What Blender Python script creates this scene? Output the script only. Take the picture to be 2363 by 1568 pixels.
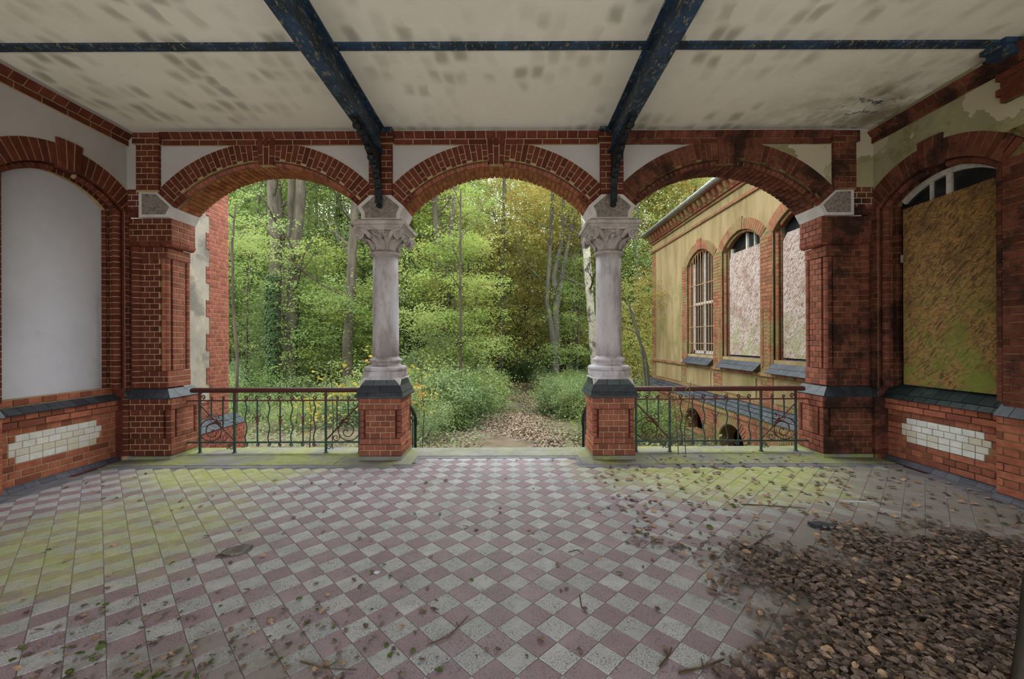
import bpy, math, random
import numpy as np
from mathutils import Vector, Matrix

for _o in list(bpy.data.objects):
    bpy.data.objects.remove(_o)
SC = bpy.context.scene
COL = SC.collection
PI = math.pi
rng = np.random.default_rng(7)
random.seed(7)

# ------------------------------------------------------------------ camera, sky, exposure
CAMX, CAMZ, FPX, CU, CV = 0.184, 1.6, 955.0, 1178.0, 786.0
cam_d = bpy.data.cameras.new('camera')
cam = bpy.data.objects.new('camera', cam_d)
COL.objects.link(cam)
cam.location = (CAMX, 0.0, CAMZ)
cam.rotation_euler = (math.radians(90), 0.0035, 0)
cam_d.sensor_width = 36.0
cam_d.lens = FPX / 2363.0 * 36.0
cam_d.shift_x = (1181.5 - CU) / 2363.0
cam_d.shift_y = -(784.0 - CV) / 2363.0
cam_d.clip_start = 0.05
cam_d.clip_end = 500
SC.camera = cam

world = bpy.data.worlds.new('overcast_sky')
SC.world = world
world.use_nodes = True
wn = world.node_tree
wn.nodes.clear()
w_out = wn.nodes.new('ShaderNodeOutputWorld')
w_bg = wn.nodes.new('ShaderNodeBackground')
w_tc = wn.nodes.new('ShaderNodeTexCoord')
w_sep = wn.nodes.new('ShaderNodeSeparateXYZ')
w_mr = wn.nodes.new('ShaderNodeMapRange')
w_mr.inputs['From Min'].default_value = 0.0
w_mr.inputs['From Max'].default_value = 1.0
w_mr.inputs['To Min'].default_value = 0.55
w_mr.inputs['To Max'].default_value = 1.25
wn.links.new(w_tc.outputs['Generated'], w_sep.inputs[0])
wn.links.new(w_sep.outputs['Z'], w_mr.inputs['Value'])
w_mul = wn.nodes.new('ShaderNodeMath')
w_mul.operation = 'MULTIPLY'
w_mul.inputs[1].default_value = 2.6          # overall sky brightness
wn.links.new(w_mr.outputs[0], w_mul.inputs[0])
w_bg.inputs['Color'].default_value = (0.90, 0.95, 1.0, 1)
wn.links.new(w_mul.outputs[0], w_bg.inputs['Strength'])
wn.links.new(w_bg.outputs[0], w_out.inputs[0])

vs = SC.view_settings
vs.view_transform = 'Standard'
vs.look = 'None'
vs.exposure = 1.3
vs.gamma = 1.0
vs.use_curve_mapping = False

# ------------------------------------------------------------------ materials
def S(h):
    h = h.lstrip('#')
    o = []
    for i in (0, 2, 4):
        c = int(h[i:i + 2], 16) / 255
        o.append(c / 12.92 if c <= 0.04045 else ((c + 0.055) / 1.055) ** 2.4)
    return (o[0], o[1], o[2], 1)

class NT:
    """small helper around a node tree"""
    def __init__(s, name):
        s.m = bpy.data.materials.new(name)
        s.m.use_nodes = True
        s.t = s.m.node_tree
        s.t.nodes.clear()
        s.out = s.t.nodes.new('ShaderNodeOutputMaterial')
        s.b = s.t.nodes.new('ShaderNodeBsdfPrincipled')
        s.t.links.new(s.b.outputs[0], s.out.inputs[0])
        s.g = s.t.nodes.new('ShaderNodeNewGeometry')
        s.pos = s.g.outputs['Position']
    def n(s, ty, **kw):
        nd = s.t.nodes.new(ty)
        for k, v in kw.items():
            setattr(nd, k, v)
        return nd
    def l(s, a, b):
        s.t.links.new(a, b)
    def inp(s, sock, v):
        if hasattr(v, 'is_linked') or isinstance(v, bpy.types.NodeSocket):
            s.l(v, sock)
        else:
            sock.default_value = v
    def noise(s, scale, detail=4, rough=.6, vec=None, stretch=None):
        nd = s.n('ShaderNodeTexNoise')
        nd.inputs['Scale'].default_value = scale
        nd.inputs['Detail'].default_value = detail
        nd.inputs['Roughness'].default_value = rough
        v = vec if vec is not None else s.pos
        if stretch:
            mp = s.n('ShaderNodeVectorMath', operation='MULTIPLY')
            s.l(v, mp.inputs[0]); mp.inputs[1].default_value = stretch
            v = mp.outputs[0]
        s.l(v, nd.inputs['Vector'])
        return nd.outputs['Fac']
    def ramp(s, f, lo, hi, a=0., b=1.):
        nd = s.n('ShaderNodeMapRange', interpolation_type='SMOOTHSTEP')
        s.inp(nd.inputs['Value'], f)
        nd.inputs['From Min'].default_value = lo; nd.inputs['From Max'].default_value = hi
        nd.inputs['To Min'].default_value = a; nd.inputs['To Max'].default_value = b
        return nd.outputs[0]
    def mix(s, f, a, b, mode='MIX'):
        nd = s.n('ShaderNodeMix', data_type='RGBA', blend_type=mode)
        s.inp(nd.inputs[0], f); s.inp(nd.inputs[6], a); s.inp(nd.inputs[7], b)
        return nd.outputs[2]
    def math(s, op, a, b=0.):
        nd = s.n('ShaderNodeMath', operation=op)
        s.inp(nd.inputs[0], a); s.inp(nd.inputs[1], b)
        return nd.outputs[0]
    def rnd(s):
        oi = s.n('ShaderNodeObjectInfo')
        a = s.math('ADD', oi.outputs['Random'], s.g.outputs['Random Per Island'])
        return s.math('FRACT', a)
    def blob(s, c, r0, r1, sc=(1, 1, 1)):
        """1 inside r0, 0 beyond r1 of the place c"""
        sb = s.n('ShaderNodeVectorMath', operation='SUBTRACT')
        s.l(s.pos, sb.inputs[0]); sb.inputs[1].default_value = c
        ml = s.n('ShaderNodeVectorMath', operation='MULTIPLY')
        s.l(sb.outputs[0], ml.inputs[0]); ml.inputs[1].default_value = sc
        ln = s.n('ShaderNodeVectorMath', operation='LENGTH')
        s.l(ml.outputs[0], ln.inputs[0])
        return s.ramp(ln.outputs['Value'], r0, r1, 1., 0.)
    def bump(s, h, strength=.3, dist=.01):
        nd = s.n('ShaderNodeBump')
        nd.inputs['Strength'].default_value = strength
        nd.inputs['Distance'].default_value = dist
        s.l(h, nd.inputs['Height'])
        s.l(nd.outputs[0], s.b.inputs['Normal'])
    def done(s, col, rough=.8, spec=.3, metal=0.):
        s.inp(s.b.inputs['Base Color'], col)
        s.inp(s.b.inputs['Roughness'], rough)
        s.b.inputs['Specular IOR Level'].default_value = spec
        s.b.inputs['Metallic'].default_value = metal
        return s.m

MAT = {}
def simple(name, c1, c2, scale=6, rough=.8, spec=.3, bump=.2, bs=60, stains=(), rnd=None, stretch=None, metal=0., detail=5):
    k = NT(name)
    c = k.mix(k.ramp(k.noise(scale, detail, .65, stretch=stretch), .35, .65), S(c1), S(c2))
    if rnd:
        r = k.rnd()
        c = k.mix(k.ramp(r, .0, 1., 0., 1.), c, S(rnd), 'MIX') if False else k.mix(k.math('MULTIPLY', k.ramp(r, .45, 1.), .75), c, S(rnd))
    for (cc, sc, lo, hi, amt) in stains:
        c = k.mix(k.math('MULTIPLY', k.ramp(k.noise(sc, 6, .7), lo, hi), amt), c, S(cc))
    if bump:
        k.bump(k.noise(bs, 4, .6), bump, .006)
    MAT[name] = k.done(c, rough, spec, metal)
    return MAT[name]

simple('brick_red', '#7d4535', '#965746', 9, .7, .3, .25, 120, rnd='#69382b', stains=[('#5a3026', 30, .6, .8, .5)])
simple('brick_dark', '#5a2b20', '#6d382a', 9, .8, .2, .25, 120, rnd='#4a2219', stains=[('#3a1c15', 25, .62, .8, .5)])
simple('brick_orange', '#955340', '#ac6a50', 9, .75, .25, .25, 120, rnd='#6a392c', stains=[('#5a3a30', 20, .6, .75, .5)])
simple('brick_soffit', '#8a5236', '#a2683f', 9, .8, .2, .2, 120, rnd='#75412a')
simple('brick_soot', '#5f3228', '#764436', 9, .85, .2, .3, 90, rnd='#482219',
       stains=[('#241a16', 2.2, .47, .62, .85), ('#8b7f86', 14, .62, .75, .45), ('#4d5a28', 4, .62, .75, .4)])
simple('brick_mossy', '#7a4c3a', '#8f5d44', 7, .85, .2, .3, 90, rnd='#683f2e',
       stains=[('#77744a', 1.3, .44, .62, .65), ('#4c5230', 5, .6, .75, .5), ('#3a2a20', 3, .62, .75, .5)])
simple('mortar', '#b59f78', '#a08a64', 14, .9, .1, .4, 150)
simple('mortar_soot', '#8c774f', '#5c4c35', 5, .9, .1, .4, 150, stains=[('#241a16', 2.2, .47, .62, .85)])
simple('mortar_mossy', '#77704a', '#5b5a38', 4, .9, .1, .4, 150)
simple('glazed_white', '#c9c8c3', '#dcd9d0', 8, .28, .5, .05, 40, rnd='#c2b89c')
simple('slate', '#2e3238', '#42474e', 12, .42, .5, .2, 60, rnd='#252a33', stains=[('#4b5340', 6, .6, .75, .4), ('#7f8790', 22, .66, .8, .4)])
simple('slate_green', '#1f2a2a', '#34433f', 10, .35, .5, .2, 60, rnd='#1a2024', stains=[('#55603a', 5, .58, .72, .5)])
simple('skirting_blue', '#4c4b57', '#5d5b64', 8, .6, .35, .15, 60, rnd='#444350', stains=[('#5d5a50', 4, .5, .7, .6)])
simple('border_grey', '#66646a', '#7d7a7c', 3, .8, .3, .3, 80, stains=[('#767f48', 1.3, .52, .68, .6), ('#4b4743', 7, .6, .75, .5)])
simple('stone_white', '#b9b0ad', '#c9c3c2', 4, .75, .3, .15, 60, stains=[('#7d6f66', 9, .6, .75, .5)])
simple('stone_capital', '#9a8f8a', '#b3aaa6', 6, .8, .25, .4, 90, stains=[('#5d5148', 5, .52, .68, .55), ('#3f352e', 14, .62, .75, .5)])
simple('iron_red', '#4c2723', '#63332d', 20, .5, .4, .2, 120, rnd='#43201d', stains=[('#2a1a18', 30, .58, .7, .6)])
simple('iron_green', '#2b3b34', '#37493f', 20, .5, .4, .2, 120, stains=[('#20201c', 30, .55, .7, .6)])
simple('bark', '#3c382f', '#534d40', 4, .95, .1, .9, 22, stretch=(1, 1, .25), stains=[('#5f6a3c', 1.2, .55, .72, .5)])
simple('bark_dark', '#37322a', '#4d463a', 4, .95, .1, .8, 25, stretch=(1, 1, .25))
simple('bark_smooth', '#413f37', '#535045', 2, .9, .1, .3, 25, stretch=(1, 1, .5), stains=[('#6d7a45', 1.5, .55, .7, .5)])
simple('bark_birch', '#85816f', '#979280', 2, .9, .1, .3, 25, stains=[('#2e2a24', 3.6, .5, .6, .9), ('#5d5a48', 7, .52, .62, .7)])
simple('bark_pine', '#7a4a35', '#8e5d42', 3, .95, .1, .7, 20, stretch=(1, 1, .3))
simple('twig', '#4a3d30', '#5f5042', 12, .9, .1, .4, 60)
simple('soil', '#50473b', '#625746', 2.5, .95, .1, .5, 12, stains=[('#4e5a30', .5, .5, .65, .6)])
simple('bounce_gravel', '#d2cabc', '#ddd6ca', 2.5, .95, .1, .4, 30)  # kept very pale to bounce sky light up to the ceiling
simple('roof_slate', '#2e3338', '#3d444a', 6, .6, .4, .3, 30)
simple('gutter', '#8e9296', '#b8bcc0', 10, .4, .5, .1, 30, metal=.6)
simple('wood_white', '#a29c93', '#bdb6ac', 12, .7, .3, .3, 60, stains=[('#5f554a', 18, .6, .72, .7)])
simple('wood_grey', '#5d584f', '#77706a', 12, .85, .2, .4, 50, stretch=(3, 1, 1))
simple('glass_dark', '#15181a', '#1f2426', 3, .12, .6, 0)
simple('dark_void', '#0e0d0c', '#141210', 3, .95, .0, 0)
simple('paper', '#b8bcc2', '#c9ccd0', 20, .8, .2, 0)
simple('rust_bar', '#8a6a4c', '#a07d58', 12, .7, .3, .2, 60, stains=[('#5a3a28', 15, .55, .7, .6)])
simple('leaf_brown', '#64534b', '#7f6c60', 30, .7, .35, .1, 80, rnd='#44352d')
simple('leaf_tan', '#94775c', '#a98e72', 30, .7, .25, .1, 80, rnd='#755842')
simple('leaf_fallen_green', '#3d4a1e', '#56632a', 30, .6, .3, .1, 80)
simple('paint_white', '#b5bcc2', '#ccd2d6', 8, .8, .2, 0)
simple('shed_dark', '#1c1d1d', '#2b2c2b', 2, .9, .1, .1, 20)
simple('shed_wall', '#5b6064', '#6d7276', 2, .9, .1, .1, 20)

def plaster(name, c1, c2, stains, bump=.25):
    k = NT(name)
    c = k.mix(k.ramp(k.noise(1.1, 5, .6), .35, .65), S(c1), S(c2))
    for (cc, sc, lo, hi, amt) in stains:
        c = k.mix(k.math('MULTIPLY', k.ramp(k.noise(sc, 8, .68), lo, hi), amt), c, S(cc))
    k.bump(k.noise(45, 5, .7), bump, .008)
    MAT[name] = k.done(c, .9, .15)
plaster('plaster_white', '#aca5a2', '#b6b0ae', [('#8d8378', 2.5, .55, .75, .35), ('#6b6258', 25, .68, .78, .4)])
plaster('plaster_panel', '#c0bfc6', '#cac9d0', [('#9d9790', 1.3, .55, .72, .45), ('#77706a', 30, .7, .78, .4)])
plaster('plaster_grey', '#8b8478', '#a19888', [('#5f5a52', 1.5, .48, .62, .7), ('#b3a88f', 2.1, .55, .7, .6)], .5)

def mk_peeling():
    k = NT('plaster_peeling')
    c = k.mix(k.ramp(k.noise(1.6, 6, .65), .35, .65), S('#8d8668'), S('#a39a78'))
    c = k.mix(k.math('MULTIPLY', k.ramp(k.noise(2.4, 7, .7), .5, .62), .7), c, S('#7d7650'))
    pe = k.ramp(k.noise(1.15, 6, .62), .535, .545)
    c = k.mix(pe, c, S('#b5aa92'))
    c = k.mix(k.math('MULTIPLY', k.ramp(k.noise(3.1, 7, .7), .6, .72), .6), c, S('#5c5a38'))
    c = k.mix(k.math('MULTIPLY', k.ramp(k.noise(1.2, 7, .7, stretch=(1, 1, .6)), .62, .72), .7), c, S('#4a4034'))
    k.bump(pe, .5, .01)
    MAT['plaster_peeling'] = k.done(c, .92, .12)
mk_peeling()

def mk_yellow():
    k = NT('plaster_yellow')
    st = k.noise(1.5, 6, .65, stretch=(2, 2, .35))
    c = k.mix(k.ramp(st, .35, .68), S('#968460'), S('#7e6c4b'))
    c = k.mix(k.math('MULTIPLY', k.ramp(k.noise(.9, 7, .7), .52, .68), .75), c, S('#6c6c40'))
    c = k.mix(k.math('MULTIPLY', k.ramp(k.noise(2.2, 7, .7, stretch=(1.5, 1.5, .4)), .6, .75), .7), c, S('#655a44'))
    c = k.mix(k.math('MULTIPLY', k.ramp(k.noise(5, 9, .78, stretch=(2, 2, .5)), .55, .7), .55), c, S('#5f5a3c'))
    c = k.mix(k.math('MULTIPLY', k.ramp(k.noise(1.7, 9, .75, stretch=(2, 2, .25)), .56, .66), .5), c, S('#8d6243'))
    k.bump(k.noise(40, 5, .7), .3, .008)
    MAT['plaster_yellow'] = k.done(c, .92, .1)
mk_yellow()

def mk_ceiling():
    k = NT('ceiling_paint')
    c = k.mix(k.ramp(k.noise(.8, 4, .6), .35, .65), S('#e9e2d3'), S('#efe9dd'))
    # grey ghosting of the hollow blocks behind the paint
    v = k.n('ShaderNodeTexVoronoi', feature='SMOOTH_F1', distance='MINKOWSKI'); v.inputs['Exponent'].default_value = 3.5; v.inputs['Smoothness'].default_value = .35
    v.inputs['Scale'].default_value = 1.0
    v.inputs['Randomness'].default_value = .55
    ml = k.n('ShaderNodeVectorMath', operation='MULTIPLY')
    wob = k.n('ShaderNodeTexNoise'); wob.inputs['Scale'].default_value = 3.; k.l(k.pos, wob.inputs['Vector'])
    ad = k.n('ShaderNodeVectorMath', operation='MULTIPLY_ADD')
    k.l(wob.outputs['Color'], ad.inputs[0]); ad.inputs[1].default_value = (.12, .12, 0); k.l(k.pos, ad.inputs[2])
    k.l(ad.outputs[0], ml.inputs[0]); ml.inputs[1].default_value = (6.2, 3.6, 0.01)
    k.l(ml.outputs[0], v.inputs['Vector'])
    cell = k.ramp(v.outputs['Distance'], .1, .62, 1., 0.)
    sep = k.n('ShaderNodeSeparateColor'); k.l(v.outputs['Color'], sep.inputs[0])
    pick = k.ramp(sep.outputs[0], .15, .7)
    area = k.ramp(k.noise(.75, 3, .5), .36, .56)
    f = k.math('MULTIPLY', k.math('MULTIPLY', cell, pick), area)
    f = k.math('MULTIPLY', f, .62)
    c = k.mix(f, c, S('#7f7a69'))
    c = k.mix(k.math('MULTIPLY', k.ramp(k.noise(14, 8, .75, stretch=(.6, 3, 1)), .58, .75), .4), c, S('#8a8474'))
    # damp stain in the far right corner, blue flecks where the paint has come away
    d = k.math('MULTIPLY', k.blob((5.0, 5.4, 4.45), .2, 2.4, (1, 1.3, 1)), k.ramp(k.noise(2.2, 7, .7), .35, .65))
    c = k.mix(k.math('MULTIPLY', d, .8), c, S('#7d6f55'))
    d2 = k.math('MULTIPLY', k.blob((4.55, 5.05, 4.45), .1, .6, (1, 1.6, 1)), k.ramp(k.noise(7, 8, .75), .54, .58))
    c = k.mix(d2, c, S('#3b3f58'))
    k.bump(k.noise(35, 5, .7), .2, .008)
    MAT['ceiling_paint'] = k.done(c, .92, .1)
mk_ceiling()

def mk_paint_iron():
    k = NT('blue_paint_peeling')
    c = k.mix(k.ramp(k.noise(6, 5, .6), .35, .65), S('#1b2a39'), S('#2b4562'))
    c = k.mix(k.ramp(k.noise(28, 8, .75, stretch=(1, .4, 1)), .555, .60), c, S('#8b8468'))
    c = k.mix(k.ramp(k.noise(17, 8, .75), .58, .64), c, S('#16181a'))
    k.bump(k.noise(60, 6, .7), .5, .006)
    MAT['blue_paint_peeling'] = k.done(c, .55, .35)
mk_paint_iron()

def mk_black_iron():
    k = NT('iron_black')
    c = k.mix(k.ramp(k.noise(22, 7, .7), .5, .68), S('#14171b'), S('#2a3440'))
    k.bump(k.noise(50, 6, .7), .5, .008)
    MAT['iron_black'] = k.done(c, .6, .35)
mk_black_iron()

def mk_osb(name, c1, c2, c3, green, dark):
    k = NT(name)
    vs_ = []
    for i, (rot, sc) in enumerate((((0, 0.5, 0.4), 1), ((1.0, .2, .9), 1.1), ((.4, 1.2, 2.1), .9))):
        m0 = k.n('ShaderNodeMapping')
        m0.inputs['Rotation'].default_value = ((.35, 1.35, -.75)[i], 0, 0)
        k.l(k.pos, m0.inputs['Vector'])
        mp = k.n('ShaderNodeMapping')
        mp.inputs['Scale'].default_value = (20, 54, 15)
        k.l(m0.outputs[0], mp.inputs['Vector'])
        v = k.n('ShaderNodeTexVoronoi')
        v.inputs['Scale'].default_value = sc * 1.3
        k.l(mp.outputs[0], v.inputs['Vector'])
        sp = k.n('ShaderNodeSeparateColor'); k.l(v.outputs['Color'], sp.inputs[0])
        vs_.append(sp)
    c = k.mix(vs_[0].outputs[0], S(c1), S(c2))
    c = k.mix(k.ramp(vs_[1].outputs[1], .55, .6), c, k.mix(vs_[1].outputs[0], S(c2), S(c3)))
    c = k.mix(k.ramp(vs_[2].outputs[2], .66, .7), c, k.mix(vs_[2].outputs[0], S(c1), S(dark)))
    c = k.mix(k.math('MULTIPLY', k.ramp(k.noise(2.3, 8, .75), .47, .66), .6), c, S(dark))
    if green:
        lowz = k.n('ShaderNodeSeparateXYZ'); k.l(k.pos, lowz.inputs[0])
        low = k.ramp(lowz.outputs['Z'], 1.0, 2.7, 1., 0.)
        g = k.math('MULTIPLY', low, k.ramp(k.noise(3.0, 8, .75), .42, .62))
        c = k.mix(k.math('MULTIPLY', g, .85), c, S(green))
    k.bump(vs_[0].outputs[1], .35, .004)
    MAT[name] = k.done(c, .8, .25)
mk_osb('chipboard_brown', '#7d5c36', '#977343', '#60482a', '#66742a', '#4a3722')
mk_osb('chipboard_grey', '#9a8a80', '#b3a69d', '#7e6d63', '#7d8050', '#6d4a3a')

def mk_tile(name, c1, c2, line):
    k = NT(name)
    v = k.n('ShaderNodeTexVoronoi', feature='DISTANCE_TO_EDGE')
    v.inputs['Scale'].default_value = 78.
    k.l(k.pos, v.inputs['Vector'])
    r = k.rnd()
    base = k.mix(k.ramp(r, 0., 1.), S(c1), S(c2))
    base = k.mix(k.math('MULTIPLY', k.ramp(k.noise(3.2, 6, .7), .5, .72), .45), base, S('#8f8b92'))
    ln = k.ramp(v.outputs['Distance'], .02, .11, 1., 0.)
    wear = k.ramp(k.noise(6, 5, .6), .3, .55)
    c = k.mix(k.math('MULTIPLY', k.math('MULTIPLY', ln, wear), .7), base, S(line))
    # dust and dirt
    c = k.mix(k.math('MULTIPLY', k.ramp(k.noise(7, 8, .75), .58, .72), .6), c, S('#57524c'))
    # moss: grows where the rain drifts in at both ends of the arcade and along the left side
    z1 = k.blob((2.9, 5.3, 0), .5, 2.3, (.75, 1.0, 1))
    z2 = k.blob((-3.3, 5.2, 0), .3, 1.5, (.8, 1.1, 1))
    z3 = k.blob((-3.2, 3.4, 0), .4, 1.7, (.9, .9, 1))
    z = k.math('MAXIMUM', k.math('MAXIMUM', z1, z2), k.math('MULTIPLY', z3, .72))
    mo = k.math('MULTIPLY', k.ramp(k.math('ADD', k.math('MULTIPLY', z, .5), k.noise(3.4, 10, .78, stretch=(1, 1.5, 1))), .60, 1.08), .95)
    c = k.mix(mo, c, k.mix(k.ramp(k.noise(9, 6, .7), .4, .62), S('#9aa352'), S('#b0ae80')))
    # trodden humus under and around the drift of leaves, and in the near left corner
    h1 = k.blob((3.3, 2.4, 0), .8, 2.3, (.8, 1.0, 1))
    h2 = k.blob((-1.4, 1.9, 0), .1, 1.1, (.6, 1.3, 1))
    h3 = k.blob((4.6, 4.2, 0), .3, 1.8, (1, .8, 1))
    h = k.math('MAXIMUM', k.math('MAXIMUM', h1, k.math('MULTIPLY', h2, .75)), k.math('MULTIPLY', h3, .9))
    hm = k.ramp(k.math('ADD', k.math('MULTIPLY', h, .6), k.noise(4.2, 9, .75)), .72, 1.0)
    c = k.mix(k.math('MULTIPLY', hm, .85), c, k.mix(k.noise(12, 6, .7), S('#6b635b'), S('#8f8a82')))
    k.bump(ln, -.25, .003)
    MAT[name] = k.done(c, k.ramp(mo, 0, 1, .5, .9), .35)
mk_tile('tile_white', '#a5a4a4', '#b4b2b1', '#47464a')
mk_tile('tile_pink', '#8c767c', '#988388', '#544a50')

def mk_slab():
    k = NT('slab_mossy')
    c = k.mix(k.ramp(k.noise(2.2, 6, .65), .35, .65), S('#8a8880'), S('#75746c'))
    mo = k.ramp(k.noise(1.5, 8, .7), .4, .58)
    mid = k.blob((0., 5.8, 0), .9, 1.5)
    mo = k.math('MULTIPLY', mo, k.ramp(mid, 0, 1, .9, .35))
    c = k.mix(mo, c, k.mix(k.ramp(k.noise(11, 6, .7), .4, .62), S('#7f8a45'), S('#98966a')))
    k.bump(k.noise(50, 5, .7), .35, .006)
    MAT['slab_mossy'] = k.done(c, .88, .2)
mk_slab()

def mk_rough():
    k = NT('stone_rough')
    c = k.mix(k.ramp(k.noise(30, 6, .7), .4, .65), S('#a29890'), S('#7c7068'))
    k.bump(k.noise(42, 5, .7), 1.0, .03)
    MAT['stone_rough'] = k.done(c, .9, .2)
mk_rough()

def mk_column():
    k = NT('stone_column')
    c = k.mix(k.ramp(k.noise(2.2, 5, .6, stretch=(1, 1, .4)), .35, .65), S('#c4c0c6'), S('#b4adaf'))
    c = k.mix(k.math('MULTIPLY', k.ramp(k.noise(34, 7, .75, stretch=(1, 1, .35)), .59, .68), .75), c, S('#574b45'))
    c = k.mix(k.math('MULTIPLY', k.ramp(k.noise(3.2, 7, .7, stretch=(1, 1, .3)), .45, .65), .75), c, S('#7f746e'))  # brown stain, strengthened so the colour carries the shade on the front
    k.bump(k.noise(80, 5, .7), .15, .004)
    MAT['stone_column'] = k.done(c, .6, .3)
mk_column()

def mk_leaf(name, a, b, c_, tr):
    k = NT(name)
    r = k.rnd()
    c = k.mix(k.ramp(r, 0., .8), S(a), S(b))
    c = k.mix(k.ramp(k.noise(.45, 3, .5), .42, .66), c, S(c_))
    k.inp(k.b.inputs['Base Color'], c)
    k.b.inputs['Roughness'].default_value = .5
    k.b.inputs['Specular IOR Level'].default_value = .3
    t = k.n('ShaderNodeBsdfTranslucent')
    k.l(c, t.inputs['Color'])
    mx = k.n('ShaderNodeMixShader'); mx.inputs[0].default_value = tr
    k.l(k.b.outputs[0], mx.inputs[1]); k.l(t.outputs[0], mx.inputs[2])
    k.l(mx.outputs[0], k.out.inputs[0])
    MAT[name] = k.m
mk_leaf('leaf_green', '#677e44', '#7c9250', '#8b9654', .55)
mk_leaf('leaf_fresh', '#789045', '#8e9e52', '#9a9c54', .55)
mk_leaf('leaf_deep', '#546b42', '#677b4b', '#788450', .5)
mk_leaf('leaf_yellow', '#8a934b', '#9c9550', '#9f8b49', .55)
mk_leaf('leaf_autumn', '#ad9545', '#b48744', '#a59d50', .55)
mk_leaf('leaf_shrub', '#61754b', '#758a5a', '#838d54', .45)
mk_leaf('leaf_maple', '#a59834', '#ab7c30', '#a39a3c', .45)
mk_leaf('leaf_ivy', '#2c3d20', '#3c4f2b', '#334624', .2)
MAT['leaf_ivy'].node_tree.nodes['Principled BSDF'].inputs['Specular IOR Level'].default_value = .1
mk_leaf('leaf_litter', '#71604f', '#8a7861', '#6a6448', .15)
# ------------------------------------------------------------------ geometry helpers
def tag(o, label=None, cat=None, group=None, kind=None):
    if label: o['label'] = label
    if cat: o['category'] = cat
    if group: o['group'] = group
    if kind: o['kind'] = kind
    return o

WORLD_INV = {}
def par(ch, p):
    """parent while keeping the child's own coordinates as world coordinates"""
    ch.parent = p
    loc = WORLD_INV.get(p.name, Vector((0, 0, 0)))
    ch.matrix_parent_inverse = Matrix.Translation(-loc)
    WORLD_INV[ch.name] = Vector((0, 0, 0)) if ch.type == 'MESH' else loc

def empty(name, loc, label=None, cat=None, group=None, kind=None):
    o = bpy.data.objects.new(name, None)
    COL.objects.link(o)
    o.location = loc
    o.empty_display_size = .1
    WORLD_INV[o.name] = Vector(loc)
    tag(o, label, cat, group, kind)
    return o

def raw_mesh(name, V, F):
    me = bpy.data.meshes.new(name)
    V = np.asarray(V, dtype=np.float32)
    if isinstance(F, np.ndarray):
        nf, k = F.shape
        me.vertices.add(len(V)); me.vertices.foreach_set('co', V.ravel())
        me.loops.add(nf * k); me.loops.foreach_set('vertex_index', F.astype(np.int32).ravel())
        me.polygons.add(nf); me.polygons.foreach_set('loop_start', np.arange(0, nf * k, k, dtype=np.int32))
        me.update(calc_edges=True)
    else:
        me.from_pydata([tuple(map(float, v)) for v in V], [], F)
        me.update()
    return me

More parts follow.
